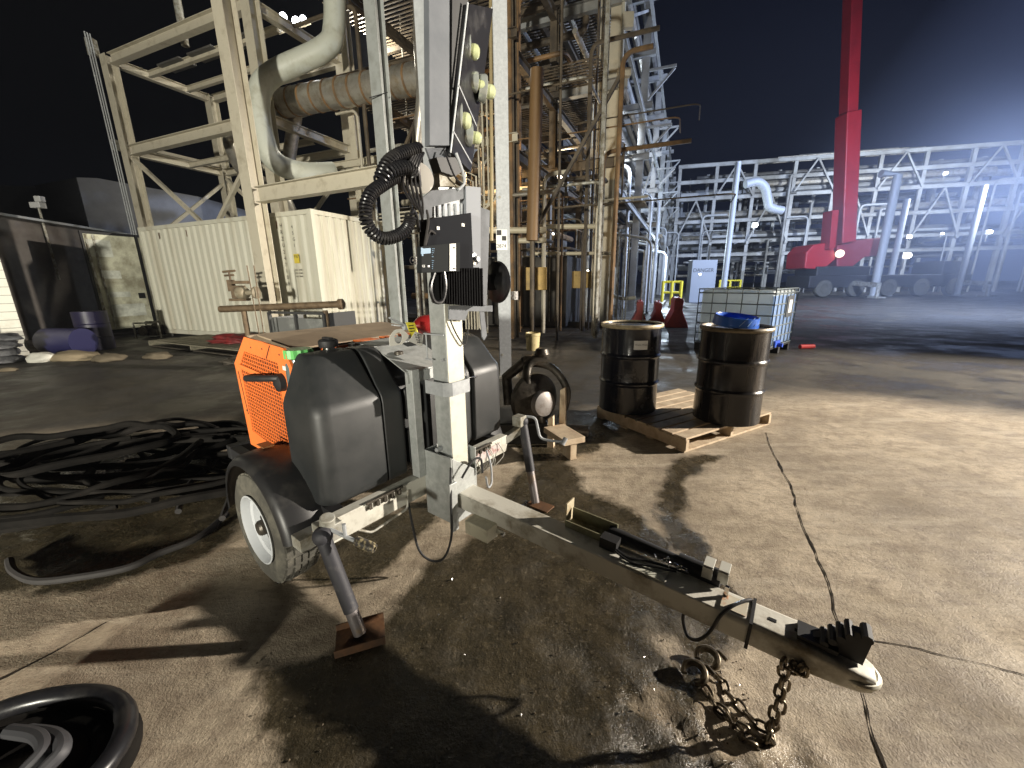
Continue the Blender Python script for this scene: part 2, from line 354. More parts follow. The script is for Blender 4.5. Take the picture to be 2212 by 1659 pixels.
def mix(f, a, b):
    n = N.new('ShaderNodeMixRGB')
    for i, v in enumerate((f, a, b)):
        if isinstance(v, tuple): n.inputs[i].default_value = (*v, 1)
        elif isinstance(v, (int, float)): n.inputs[i].default_value = v
        else: Lk.new(v, n.inputs[i])
    return n.outputs[0]
am = N.new('ShaderNodeAttribute'); am.attribute_name = 'mud'; aa = N.new('ShaderNodeAttribute'); aa.attribute_name = 'asph'  # 'mud' covers real mud and the painted shadow patch
mud_shade_v = mth('ADD', am.outputs['Fac'], mr(nz(3.2, 8, .65), 0, 1, -.17, .17)); mud_shade_f = mr(mud_shade_v, -.03, .03)
asv = mth('ADD', aa.outputs['Fac'], mr(nz(1.1, 8, .65), 0, 1, -.5, .5)); asf = mr(asv, -.45, .45)
c1 = mix(mr(nz(1.4, 8, .65), .38, .66), (.62, .52, .385), (.36, .295, .21))
c1 = mix(mr(nz(11, 6, .7), .46, .68, 0, .65), c1, (.20, .15, .105))
c1 = mix(mr(nz(4.5, 8, .72, (.45, 1.8, 1)), .50, .64, 0, .5), c1, (.24, .185, .13))
c1 = mix(mr(nz(24, 6, .75, (.5, 1.6, 1)), .50, .66, 0, .45), c1, (.20, .165, .12))
c1 = mix(mr(nz(.75, 9, .75), .46, .60, 0, .55), c1, (.22, .18, .135))
c1 = mix(mr(nz(2.6, 7, .62, (.5, 2.4, 1)), .54, .68, 0, .6), c1, (.60, .52, .40))
c1 = mix(mr(nz(46, 3, .6), .66, .74, 0, .7), c1, (.10, .08, .06))
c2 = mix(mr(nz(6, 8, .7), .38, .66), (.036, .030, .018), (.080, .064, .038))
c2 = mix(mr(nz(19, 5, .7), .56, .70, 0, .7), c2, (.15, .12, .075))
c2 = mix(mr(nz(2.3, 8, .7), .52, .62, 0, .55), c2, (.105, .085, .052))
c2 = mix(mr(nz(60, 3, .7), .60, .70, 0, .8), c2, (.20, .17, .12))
c3 = mix(mr(nz(.8, 8, .7), .4, .66), (.033, .030, .025), (.062, .053, .040))
c3 = mix(mr(nz(5, 6, .7, (.4, 2, 1)), .58, .70, 0, .5), c3, (.17, .14, .10))
base = mix(mud_shade_f, c1, c2); base = mix(asf, base, c3); base = mix(mr(nz(90, 2, .5), .62, .70, 0, .5), base, (.05, .042, .03))
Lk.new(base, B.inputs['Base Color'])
wet = mr(nz(4.5, 8, .68), .42, .60, .07, .55); r1 = mr(nz(2.2, 5, .6), .4, .65, .62, .9)
wet3 = mr(nz(.9, 6, .65), .42, .62, .38, .9)
def mixv(f, a, b):
    n = N.new('ShaderNodeMix'); Lk.new(f, n.inputs[0]); Lk.new(a, n.inputs[2]); Lk.new(b, n.inputs[3]); return n.outputs[0]
ar = N.new('ShaderNodeAttribute'); ar.attribute_name = 'ridge'; rdf = mr(ar.outputs['Fac'], -.03, .06)
Lk.new(mixv(asf, mixv(rdf, mixv(mud_shade_f, r1, wet), mr(nz(14, 5, .6), .4, .65, .15, .5)), wet3), B.inputs['Roughness'])
b1 = node('ShaderNodeBump'); b1.inputs['Distance'].default_value = .015; b1.inputs['Strength'].default_value = .6
Lk.new(mth('ADD', mth('MULTIPLY', nz(38, 6, .7), mr(mud_shade_f, 0, 1, .45, .9)), mth('ADD', mth('MULTIPLY', nz(5, 5, .6), .6), mth('MULTIPLY', nz(140, 3, .6), .30))), b1.inputs['Height'])
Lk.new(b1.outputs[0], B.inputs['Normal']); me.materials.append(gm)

# cracks and slab joints: shallow dark filled grooves lying on the slab
crk = mat('dark_joint_filler', (.028, .022, .017), .95, 0, (.05, .04, .03), 12, .5, .7)
crk2 = mat('broken_joint_edge', (.20, .16, .11), .8, 0, (.08, .06, .04), 18, .45, .62)
def crack(pts, w, z, m, name, lab, seed=0, jit=.0045):
    rnd = random.Random(seed); P = [Vector(D(x, y)) for x, y in pts]; Q = []
    for i in range(len(P)-1):
        n = max(2, int((P[i+1]-P[i]).length/.035))
        for j in range(n): Q.append(P[i].lerp(P[i+1], j/n))
    Q.append(P[-1]); L_ = []; R_ = []
    off = 0
    for i, q in enumerate(Q):
        d = (Q[min(i+1, len(Q)-1)]-Q[max(i-1, 0)]).normalized(); n = Vector((-d.y, d.x, 0)); off = off*.8+rnd.uniform(-jit, jit)
        ww = w*max(.2, .7+3.2*max(0, noise.noise(q*5.)-.12)+.9*noise.noise(q*23.)); L_.append(q+n*(off+ww/2)); R_.append(q+n*(off-ww/2))
    mb = MB(); vs = [Vector((v.x, v.y, z)) for v in L_+R_]; k_ = len(Q)
    mb.add(vs, [(i, i+1, k_+i+1, k_+i) for i in range(k_-1)]); o = mb.build(name, m); o['kind'] = 'structure'; o['label'] = lab; o['category'] = 'crack'; return o
crack([(1655, 935), (1668, 975), (1705, 1045), (1725, 1110), (1755, 1190), (1790, 1270), (1808, 1345)], .008, .0025, crk, 'slab_joint', 'crooked dark crack running from the drum pallet to the tongue', 3)
crack([(1862, 1480), (1880, 1540), (1895, 1600), (1925, 1700)], .006, .0025, crk, 'slab_joint', 'dark joint running out below the hitch', 4)
crack([(1850, 1380), (1960, 1400), (2080, 1428), (2260, 1470)], .005, .0025, crk, 'slab_joint', 'thin dark joint running right from the hitch', 5)
crack([(-60, 1500), (60, 1440), (180, 1375), (230, 1345)], .008, .004, crk, 'slab_joint', 'dark joint crossing the lit concrete at the far left', 8)
# loose stones and clods of mud near the jack and on the mud
st = MB(); rnd = random.Random(5)
for i in range(420):
    x = rnd.uniform(520, 1900); y = rnd.uniform(1180, 1655)
    if rnd.random() < .4: x = rnd.gauss(1640, 120); y = rnd.gauss(1560, 60)
    if x > 1620: continue
    p = D(x, min(max(y, 1100), 1900)); r = rnd.uniform(.0015, .0045)*(1.8 if rnd.random() < .08 else 1)
    a = [Vector((rnd.uniform(.6, 1.3)*r*sx, rnd.uniform(.6, 1.3)*r*sy, rnd.uniform(.5, 1)*r*sz)) for sx, sy, sz in ((1, 0, 0), (0, 1, 0), (-1, 0, 0), (0, -1, 0), (0, 0, 1), (0, 0, -1))]
    c = Vector((p[0], p[1], r*.5+.003)); st.add([c+v for v in a], [(0, 1, 4), (1, 2, 4), (2, 3, 4), (3, 0, 4), (1, 0, 5), (2, 1, 5), (3, 2, 5), (0, 3, 5)])
o = st.build('gravel', mat('wet_grit', (.20, .16, .11), .18, 0, (.05, .04, .03), 60, .4, .6)); tag(o, 'loose wet grit and clods of mud scattered over the yard', 'gravel', kind='stuff')

# ------------------------------------------------------------------ trailer mounted light tower
TR = thing('light_tower_trailer', 'orange and black mobile light tower trailer with galvanised mast in the foreground', 'light tower', tuple(TO), math.atan2(tX[1], tX[0]))
VX, VY, VZ = Vector(tX), Vector(tY), Vector((0, 0, 1)); TA = (VX, VY, VZ)
def tbox(mb, x0, x1, y0, y1, z0, z1): return mb.box(T((x0+x1)/2, (y0+y1)/2, (z0+z1)/2), (x1-x0, y1-y0, z1-z0), TA)
# frame
palep = mat('pale_frame_paint', (.60, .59, .52), .55, .1, (.34, .32, .26), 9, .52, .72)
fr = tbox(MB(), 0, .06, -.60, .60, .345, .455).build('front_crossmember', palep, TR, .004)
for yy in (-.53, .53): tbox(MB(), -1.2, -.002, yy-.03, yy+.03, .375, .45).build('side_rail', blkm, TR, .004)
tbox(MB(), -1.26, -1.202, -.56, .56, .37, .455).build('rear_crossmember', blkm, TR, .004)
tbox(MB(), -.46, -.40, -.58, .60, .25, .31).build('axle', iron, TR, .004)
for yy in (-.335, .335):
    hb = MB()
    tbox(hb, .062, .072, yy-.10, yy+.10, .452, .463)
    for q in range(5): tbox(hb, .062, .075, yy-.09+q*.04, yy-.075+q*.04, .425, .450)
    hb.build('shell_hinge', iron, TR)
sg = MB(); tbox(sg, .061, .066, .18, .52, .375, .43); sg.build('rail_decal', mat('worn_white_decal', (.55, .48, .46), .6, 0, (.28, .10, .08), 16, .5, .62), TR)
# tongue (slopes down slightly to the hitch)
def tz(x): return .368+(x-.02)*(-.0430)
tD = (VX+VY*.030-VZ*.043).normalized(); tS = Vector((-tD.y, tD.x, 0)).normalized(); tN = tD.cross(tS); TF = (tD, tS, tN)
def Q(x, y=0., h=0.): p = T(x, .030*x, tz(x)); return p+tS*y+tN*h      # tongue frame; h = .042 is the top face
tg = MB(); tg.box((Q(.02)+Q(1.50))/2, ((Q(1.5)-Q(.02)).length, .112, .084), TF); tg.build('tongue', galvt, TR, .006)
cp = MB(); secs = []
for x, w, h, dz in ((1.44, .124, .094, 0), (1.70, .124, .094, 0), (1.76, .118, .080, -.002), (1.815, .10, .066, -.004), (1.845, .07, .05, -.006)):
    c = Q(x, 0, dz); secs.append([c+tS*(a*w/2)+tN*(b*h/2) for a, b in ((-1, -.7), (-.7, -1), (.7, -1), (1, -.7), (1, .7), (.8, 1), (-.8, 1), (-1, .7))])
cp.loft(secs); cpo = cp.build('coupler', galvt, TR, .007)
ball = MB(); ball.tube(arc(Q(1.80, 0, .0), .052, -1.9, 1.15, tD, tS, 14), [.007, .009]+[.011]*11+[.009, .006], 10); ball.build('coupler_nose', mat('worn_white_nose', (.66, .64, .54), .5, .2, (.42, .36, .26), 12, .5, .7), cpo)
lt = MB()
lt.prism([Q(1.66, -.014, .046), Q(1.81, -.014, .036), Q(1.815, -.014, .125), Q(1.80, -.014, .14), Q(1.77, -.014, .135), Q(1.735, -.014, .085)], tS*.028)
for q in range(4): lt.tube([Q(1.715+.016*q, -.034, .065+.020*q), Q(1.715+.016*q, .034, .065+.020*q)], .011, 8)
lt.tube([Q(1.80, -.03, .135), Q(1.80, .03, .135)], .014, 10); lt.box(Q(1.70, 0, .054), (.10, .07, .014), TF)
lt.build('coupler_latch', blkm, cpo)
for x in (1.585, 1.655):
    hl = MB(); hl.box(Q(x, .0, .0482), (.022, .013, .0014), TF); hl.build('bolt_hole', lblk, TR)
bd = MB(); c = Q(1.53); bd.box(c+tN*.0495, (.010, .130, .004), TF); bd.box(c-tS*.0650, (.010, .004, .096), TF); bd.build('tie_band', blkm, TR)
lb = MB(); lb.box(Q(1.475, -.005, .0485), (.075, .07, .0015), TF); lb.build('faded_sticker', mat('faded_sticker_paper', (.60, .55, .43), .6, 0, (.55, .27, .14), 26, .52, .62), TR)
lb = MB(); lb.box(Q(1.17, -.022, .045), (.17, .05, .005), TF); lb.build('cover_plate', mat('pale_cover_plate', (.66, .66, .56), .5, .1, (.52, .48, .38), 18, .5, .7), TR, .001)
pl = MB(); pl.box(Q(.80, .085, .085), (.008, .07, .11), TF); pl.build('stop_plate', mat('rusty_cream_plate', (.52, .46, .32), .6, .1, (.34, .22, .10), 18, .45, .65), TR, .002)
ch = MB(); ch.box(Q(.915, .065, .046), (.21, .075, .006), TF); ch.box(Q(.915, .100, .075), (.21, .006, .058), TF); ch.box(Q(.915, .030, .062), (.21, .005, .028), TF); ch.build('channel_bracket', mat('greenish_channel', (.30, .29, .18), .6, .1, (.17, .15, .09), 15, .45, .65), TR, .001)
ac = MB(); ac.tube([Q(.99, .085, .060), Q(1.15, .09, .056), Q(1.27, .09, .054)], [.032, .026, .022], 12); ac.tube([Q(1.27, .09, .054), Q(1.42, .085, .054)], [.034, .034], 12)
ac.box(Q(1.02, .02, .066), (.07, .05, .046), TF); ac.build('brake_actuator', blkm, TR)
for x_, y_, w_ in ((1.375, .055, .034), (1.425, .06, .034)):
    wb = MB(); wb.box(Q(x_, y_, .082), (w_, .010, .045), TF); wb.box(Q(x_, y_+.03, .106), (w_, .06, .006), TF); wb.build('guard_plate', palep, TR, .001)
wb = MB(); wb.box(Q(1.445, .02, .062), (.014, .012, .05), TF); wb.build('pin_clip', chrome, TR, .001)
ky = MB()
for q in range(8):
    c = Q(1.20+.014*q+random.uniform(-.005, .005), .04+random.uniform(-.012, .012), .062+random.uniform(0, .02))
    ax = Vector((random.uniform(-1, 1), random.uniform(-1, 1), random.uniform(-1, 1))).normalized(); u = ax.orthogonal().normalized()
    ky.tube(arc(c, .011, 0, 6.283*.98, u, ax.cross(u), 14), .0018, 6)
ky.build('shackle', chrome, TR)
def cable(pts, r, name, m, parent=TR, n=8): return MB().tube(smoothpath(pts, n), r, 8).build(name, m, parent)
cable([Q(1.03, .01, .065), Q(1.10, -.005, .052), Q(1.18, .02, .054), Q(1.26, .03, .060), Q(1.32, .03, .064)], .005, 'brake_cable', blkm)
cable([Q(1.03, .0, .06), Q(1.12, -.025, .052), Q(1.2, .0, .055), Q(1.28, .02, .060)], .004, 'brake_cable', blkm)
cable([Q(1.52, .05, .05), Q(1.50, .02, .056), Q(1.47, -.03, .056), Q(1.445, -.064, .03), Q(1.425, -.075, -.04), Q(1.395, -.07, -.10), Q(1.36, -.05, -.125), Q(1.335, -.03, -.09), Q(1.33, -.02, -.04)], .0060, 'breakaway_cable', blkg)
# mast base bracket
mb = MB()
mb.box(T(.16, -.085, .42), (.20, .008, .36), TA); mb.box(T(.16, .085, .42), (.20, .008, .36), TA); mb.box(T(.065, 0, .42), (.008, .162, .36), TA)
mb.prism([T(.262, -.081, .24), T(.262, .081, .24), T(.262, .081, .48), T(.262, -.081, .60)], VX*-.006)
mb.build('mast_foot_bracket', galv, TR, .003)
# mast
ms = MB(); zt = 1.82
ms.box(T(.18, 0, (.50+zt)/2), (.105, .105, zt-.50), TA); mast = ms.build('mast', galv, TR, .005)
sd = MB(); tbox(sd, .2335, .2365, -.052, .052, .51, zt-.02); sd.build('mast_face_strip', mat('pale_mast_face', (.62, .61, .52), .5, .1, (.52, .50, .42), 16, .5, .75), mast)  # pale sheet over the whole front face of the mast
ns = MB(); ns.box(T(.18, 0, 2.4), (.085, .085, 1.4), TA); ns.build('inner_mast_section', galvb, mast, .004)
pk = MB(); pk.lathe([(.012, 0), (.012, .035), (.007, .04), (.0005, .04)], T(.16, -.053, .62), -VY, 12); pk.build('mast_bolt', galvb, mast)
# collar strap
cs = MB(); ring = []
for a_ in range(0, 31):
    a = math.radians(-115+a_*7.67); x = .16+.105*max(-1, min(1, math.cos(a)*1.15)); y = .088*max(-1, min(1, math.sin(a)*1.25)); ring.append((x, y))
outer = [T(x, y, .905) for x, y in ring]; inner = [T(.16+(x-.16)*.93, y*.93, .905) for x, y in ring]
n = len(ring)
for i in range(n-1):
    a, b, c, d = outer[i], outer[i+1], inner[i+1], inner[i]; h = VZ*.065
    cs.add([a, b, c, d, a+h, b+h, c+h, d+h], [(0, 1, 5, 4), (2, 3, 7, 6), (4, 5, 6, 7), (3, 2, 1, 0)], False)
cs.build('mast_collar', galvb, TR)
cable([T(.20, .10, .955), T(.20, .14, .95), T(.19, .19, .945), T(.17, .20, .93)], .002, 'locking_pin', chrome)
ps = MB(); tbox(ps, .02, .075, -.135, -.09, .46, 1.02); ps.build('mast_support_post', galv, TR, .003)
# straps on mast upper part (small U clamp with plate)
uc = MB(); uc.tube([T(.11, -.06, 1.19), T(.11, -.075, 1.19), T(.16, -.078, 1.19), T(.23, -.062, 1.19)], .004, 8); uc.tube([T(.11, -.06, 1.07), T(.11, -.075, 1.07), T(.16, -.072, 1.07)], .004, 8); uc.tube([T(.118, -.07, 1.07), T(.118, -.07, 1.19)], .0035, 8); uc.tube([T(.205, -.058, 1.07), T(.22, -.058, 1.075)], .006, 8); uc.build('hose_clamp', galvb, mast)
# galvanised top plate
gp = MB()
A_, B_, C_, D_ = T(-.22, -.13, 1.10), T(.05, -.15, 1.005), T(.06, .12, 1.005), T(-.22, .16, 1.10)
gp.prism([A_, B_, C_, D_], VZ*.006); gp.prism([T(-.42, -.12, 1.105), A_+VZ*.001, D_+VZ*.001, T(-.42, .16, 1.105)], VZ*.006); gp.prism([B_, T(.055, -.15, .955), T(.055, .12, .955), C_], VX*.006); gp.build('top_plate', galv, TR, .001)
kn = MB(); kn.lathe([(.022, 0), (.022, .015), (.0005, .02)], T(-.10, -.07, 1.07), VZ, 14); kn.build('plate_knob', iron, TR)
# body shells
def shell(y0, y1, x_front=0.0, radL=0., radR=0., top=1.11, xback=-.46, tl=.0, trr=.0):
    prof = [(.462, .035), (.470, .014), (.485, .003), (.51, 0), (.875, 0), (.905, .006), (.93, .022), (.955, .045), (1.03, .10), (1.075, .137), (top-.012, .165), (top, .19)]
    rings = []
    for z, dx in prof:
        k1 = max(0, min(1, (dx-.0)/.225)) if z > .6 else 0
        ya = y0+tl*k1+(.02 if z < .47 and radL else 0); yb = y1-trr*k1; xf = x_front-dx; g_ = [T(xback, ya, z)]
        g_ += [T(xf-radL+radL*math.sin(a), ya+radL-radL*math.cos(a), z) for a in np.linspace(0, math.pi/2, 7)] if radL else [T(xf, ya, z)]
        g_ += [T(xf-radR+radR*math.cos(a), yb-radR+radR*math.sin(a), z) for a in np.linspace(0, math.pi/2, 7)] if radR else [T(xf, yb, z)]
        g_.append(T(xback, yb, z)); rings.append(g_)
    return MB().loft(rings, True)
shellL = shell(-.575, -.262, 0, .07, .010, 1.115, -.29, .12, .01).build('plastic_body_shell', blk, TR)
shell(-.256, -.135, -.001, .010, .022, 1.112, -.30, .015, .01).build('plastic_body_shell', blk, TR)
shell(-.133, -.04, -.045, .012, .0, 1.105).build('plastic_body_shell', blk, TR)
for z0_, z1_ in ((.51, .70), (.75, .91)):
    rb = MB(); tbox(rb, -.046, -.012, -.120, -.085, z0_, z1_); rb.build('shell_rib', blk, TR, .012, 4)
shell(.04, .335, -.01, .0, .012, 1.105, -.46, .0, .01).build('plastic_body_shell', blk, TR)
shell(.337, .378, -.035, .0, .0, 1.09).build('plastic_body_shell', blk, TR)
shell(.38, .655, -.01, .012, .06, 1.10, -.46, .01, .06).build('plastic_body_shell', blk, TR)
cn = MB(); tbox(cn, -.465, -.30, -.24, .52, .46, 1.0); tbox(cn, -1.15, -.466, -.42, .52, .46, 1.0); cn.build('engine_housing', blkm, TR, .01)
ln = MB(); tbox(ln, -1.2, -1.16, -.36, .60, .50, 1.125); ln.build('rear_hood', dusty, TR, .006)
oe = MB(); tbox(oe, -.64, -.62, -.20, .60, 1.05, 1.072)
for y_a, y_b in ((-.02, .10), (.16, .22), (.30, .42)): tbox(oe, -.60, -.50, y_a, y_b, 1.085, 1.10)
oe.build('hood_edge', orange, TR, .003)
sl = MB(); sl.prism([T(-.66, -.32, 1.075), T(-.66, .60, 1.085), T(-1.15, .60, 1.115), T(-1.15, -.32, 1.115)], VZ*.01); sl.build('hood_lid', dusty, TR, .003)
# coolant tank with green cap, filler cap
ck = MB(); ck.lathe([(.060, 0), (.064, .02), (.064, .56), (.058, .60), (.0005, .60)], T(-.37, -.44, .48), VZ, 26); tank = ck.build('coolant_tank', mat('smoky_tank_plastic', (.10, .13, .13), .25, 0, (.20, .23, .21), 5, .5, .7), TR)
gc = MB(); nn = 26; prof = []
rr0 = [[T(-.37, -.44, z)+VX*((.060+(.005 if k_ % 2 else 0))*math.cos(6.283*k_/nn))+VY*((.060+(.005 if k_ % 2 else 0))*math.sin(6.283*k_/nn)) for k_ in range(nn)] for z in (1.085, 1.125)]
gc.loft(rr0); gc.build('tank_cap', green, tank)
fc = MB(); fc.lathe([(.028, 0), (.028, .03), (.0005, .03)], T(-.30, -.325, 1.10), VZ, 18); fc.build('filler_neck', chrome, TR)
fc = MB(); fc.lathe([(.042, .025), (.045, .03), (.045, .055), (.038, .062), (.0005, .062)], T(-.30, -.325, 1.10), VZ, 18); fc.box(T(-.30, -.325, 1.166), (.07, .02, .012), TA); fc.build('filler_cap', blkm, TR)
# orange side panel
op = MB(); yp = -.50
def oz(x, z): return T(x, yp, z)
outl = [(-1.02, .50), (-1.04, .99), (-.83, 1.155), (-.38, 1.135), (-.31, 1.04), (-.40, .92), (-.37, .50)]
hole = [(-.95, .60), (-.95, .995), (-.845, 1.065), (-.50, 1.04), (-.50, .93), (-.475, .535)]
# frame strips around the hole
n1 = len(outl)
hx = [(-.95, .60), (-.955, .99), (-.86, 1.075), (-.47, 1.055), (-.465, 1.04), (-.475, .92), (-.47, .545)]
for i in range(n1):
    j = (i+1) % n1; q = [oz(*outl[i]), oz(*outl[j]), oz(*hx[j]), oz(*hx[i])]
    op.prism(q, VY*.012)
panel = op.build('side_panel', orange, TR)
br = MB(); br.bar(oz(-.955, .985)+VY*-.002, oz(-.47, .955)+VY*-.002, .008, .022); br.build('panel_crossbar', orange, panel)
bk = MB(); tbox(bk, -.98, -.44, yp+.03, yp+.036, .50, 1.10); bk.build('screen_backing', blkm, panel)
gr = MB(); 
def zlo(x): return .60-(x+.95)/.48*.055-.01
def zhi(x): return .99+(x+.955)/.095*.085 if x < -.86 else 1.075-(x+.86)/.39*.02
xs = np.linspace(-.955, -.465, 19)
for x in xs: gr.bar(oz(x, zlo(x))+VY*.003, oz(x, zhi(x))+VY*.003, .005, .0035, up=VX)
for z in np.linspace(.56, 1.065, 26):
    x0 = -.955 if z < .99 else -.955+(z-.99)/.085*.095
    gr.bar(oz(x0, z)+VY*.0045, oz(-.465, z-.025)+VY*.0045, .0035, .005)
gr.build('grille', orange, panel)
hd = MB(); hd.tube(rounded([oz(-.74, .955)-VY*.005, oz(-.73, .955)-VY*.06, oz(-.52, .985)-VY*.065, oz(-.44, .99)-VY*.03, oz(-.42, .985)], .03), .017, 10); hd.lathe([(.045, 0), (.042, .025), (.02, .035), (.0005, .035)], oz(-.44, .965)-VY*.002, -VY, 16)
hd.build('panel_latch', blkm, panel)
sp = MB(); sp.box(oz(-.39, 1.04)-VY*.003, (.03, .004, .02), TA); sp.build('latch_tag', whitet, panel)
gl = MB(); gl.bar(oz(-.585, 1.065)-VY*.001, oz(-.52, 1.135)-VY*.001, .003, .004); gl.bar(oz(-1.0, .95)-VY*.001, oz(-.965, .70)-VY*.001, .003, .003)
for a_, b_ in ((-.76, 1.105), (-.62, 1.11), (-.43, 1.10), (-.98, .72), (-.41, .60)): gl.lathe([(.005, 0), (.004, .002), (.0003, .002)], oz(a_, b_)-VY*.0, -VY, 8)
gl.build('panel_rivets', blkm, panel)
# wheels
def mkwheel(yc, sgn):
    c = T(-.43, yc, .282); k = .845
    hub = MB(); hub.lathe([(.0005, .055), (.03, .055), (.038, .045), (.04, -.02)], c+VY*(sgn*.03), VY*sgn, 20)
    wh = hub.build('wheel', iron, TR)
    w = MB(); w.lathe([(a_*k, b_*.9) for a_, b_ in [(.195, .085), (.215, .096), (.25, .102), (.29, .10), (.318, .088), (.331, .062), (.333, 0), (.331, -.062), (.318, -.088), (.29, -.10), (.24, -.098), (.195, -.085)]], c, VY*sgn, 48)
    for k_ in range(56):
        a = 6.283*k_/56; u = VX*math.cos(a)+VZ*math.sin(a); tn = -VX*math.sin(a)+VZ*math.cos(a)
        for yo in (-.07, -.035, 0, .035, .07): w.box(c+u*(.331*k-(.007 if abs(yo) > .05 else 0))+VY*yo*.9+tn*(.004 if k_ % 2 else -.004), (.012, .023, .022), (u, VY, tn))
    w.build('tyre', rub, wh)
    r = MB(); r.lathe([(a_*k, b_*.95) for a_, b_ in [(.200, .090), (.205, .098), (.197, .100), (.190, .088), (.182, .06), (.165, .052), (.15, .02), (.145, .005), (.12, .01), (.07, .028), (.045, .03), (.0005, .03)]], c, VY*sgn, 40)
    ro = r.build('rim', rimw, wh)
    h = MB()
    for k_ in range(8):
        a = 6.283*(k_+.5)/8; u = VX*math.cos(a)+VZ*math.sin(a); h.lathe([(.0005, .003), (.018, .003), (.018, 0)], c+VY*(sgn*.0135)+u*.100, VY*sgn, 10)
    for k_ in range(5):
        a = 6.283*k_/5; u = VX*math.cos(a)+VZ*math.sin(a); h.lathe([(.0005, .025), (.011, .025), (.011, 0)], c+VY*(sgn*.026)+u*.050, VY*sgn, 6)
    h.build('lug_nut', iron, wh)
mkwheel(-.635, -1); mkwheel(.66, 1)
def fender(sg, yin, yout):
    f = MB(); secs = []
    for k_ in range(19):
        a = math.radians(9+k_*9.6) if True else 0
        # angle from front (x+) over top to back
        R = .345; cx, cz = -.43, .29; u = (math.cos(a), math.sin(a))
        def pt(r, y): return T(cx+u[0]*r*1.04, y, cz+u[1]*r)
        secs.append([pt(R, yin), pt(R+.02, yin+(yout-yin)*.5), pt(R+.012, yout-sg*.03), pt(R-.004, yout-sg*.008), pt(R-.028, yout), pt(R-.03, yout-sg*.006), pt(R-.012, yout-sg*.02), pt(R+.0, yout-sg*.04), pt(R+.008, yin+(yout-yin)*.5), pt(R-.012, yin)])
    f.loft(secs, True); return f.build('fender', mat('fender_plastic', (.016, .016, .017), .42, 0, (.035, .033, .03), 7, .5, .75, .6, .1, 200, .001) if sg < 0 else blkm, TR, ang=55)
fdL = fender(-1, -.49, -.735); fender(1, .50, .745)
rf = MB(); rf.box(T(-.50, -.60, .660), (.08, .05, .004), TA); rf.build('amber_reflector', mat('dull_amber_reflector', (.22, .13, .06), .4), fdL)
sb = MB(); sb.bar(T(.03, -.56, .40), T(.02, -.86, .40), .05, .05)
# jacks
def jack(sg, top, bot, name='stabiliser_jack'):
    top = Vector(top); bot = Vector(bot); d = (bot-top).normalized()
    b = MB(); b.tube([top-d*.02, top+d*.31], .030, 16); b.sphere(top-d*.02, .040, 8); jo = b.build(name, boots, TR)
    i = MB(); i.tube([top+d*.28, bot], .026, 14); i.build('inner_tube', mat('worn_inner_tube', (.22, .20, .20), .4, .4, (.35, .24, .12), 14, .5, .7), jo)
    return jo, d
jt = T(.115, -.66, .42); jb = T(.255, -.635, .03)
jo, d = jack(-1, jt, jb)
hd = MB(); hd.box(T(.07, -.62, .43), (.09, .09, .075), TA); hd.lathe([(.03, 0), (.03, .05), (.0005, .05)], T(.09, -.63, .46), VZ+VX*.3, 14); hd.build('jack_gear_head', galvd, jo, .006)
bx = MB(); tbox(bx, -.02, .055, -.73, -.602, .375, .43); bx.build('outrigger_stub', galvd, TR, .004)
cr = MB(); cr.tube(rounded([T(.10, -.64, .465), T(.22, -.60, .435), T(.26, -.585, .43)], .02), .008, 8); cr.tube([T(.19, -.61, .44), T(.192, -.612, .50)], .008, 8); cr.build('crank_arm', galvb, jo)
cr = MB(); cr.lathe([(.012, 0), (.019, .004), (.021, .07), (.018, .09), (.008, .092), (.008, .04)], T(.235, -.595, .435), T(.31, -.57, .42)-T(.235, -.595, .435), 14); cr.build('crank_grip', mat('chipped_grip', (.06, .055, .05), .4, .2, (.45, .38, .22), 40, .5, .6), jo)
fp = MB(); fax = (Vector((.94, .34, 0)).normalized(), Vector((-.34, .94, 0)).normalized(), VZ); fc_ = T(.255, -.635, 0)+VZ*.004
fp.box(fc_+VZ*.006, (.19, .13, .006), fax)
for s_ in (-1, 1): fp.box(fc_+VZ*.02+fax[1]*(s_*.065), (.19, .005, .034), fax)
fp.build('jack_foot_plate', rust, jo)
lv = MB(); lv.tube(rounded([T(.05, -.50, .36), T(.06, -.42, .30), T(.07, -.22, .33), T(.06, -.20, .42)], .02), .006, 8); lv.build('support_loop', galvd, TR)
jt2 = T(.10, .72, .50); jb2 = T(.275, .615, .03)
jo2, d2 = jack(1, jt2, jb2)
ft2 = MB(); ft2.box(T(.30, .63, .012), (.16, .09, .008), TA); ft2.build('jack_foot_plate', rust, jo2)
hb2 = MB(); hb2.box(T(.085, .70, .53), (.07, .07, .07), TA); hb2.bar(T(.03, .585, .41), T(.09, .70, .47), .05, .05); hb2.build('jack_gear_head', galvd, jo2, .005)
cr = MB(); cr.tube(rounded([T(.09, .74, .55), T(.16, .78, .545), T(.19, .79, .40), T(.24, .82, .385), T(.33, .86, .385)], .03), .009, 8); cr.tube([T(.33, .845, .37), T(.34, .875, .41)], .016, 10); cr.build('crank_arm', galvb, jo2)
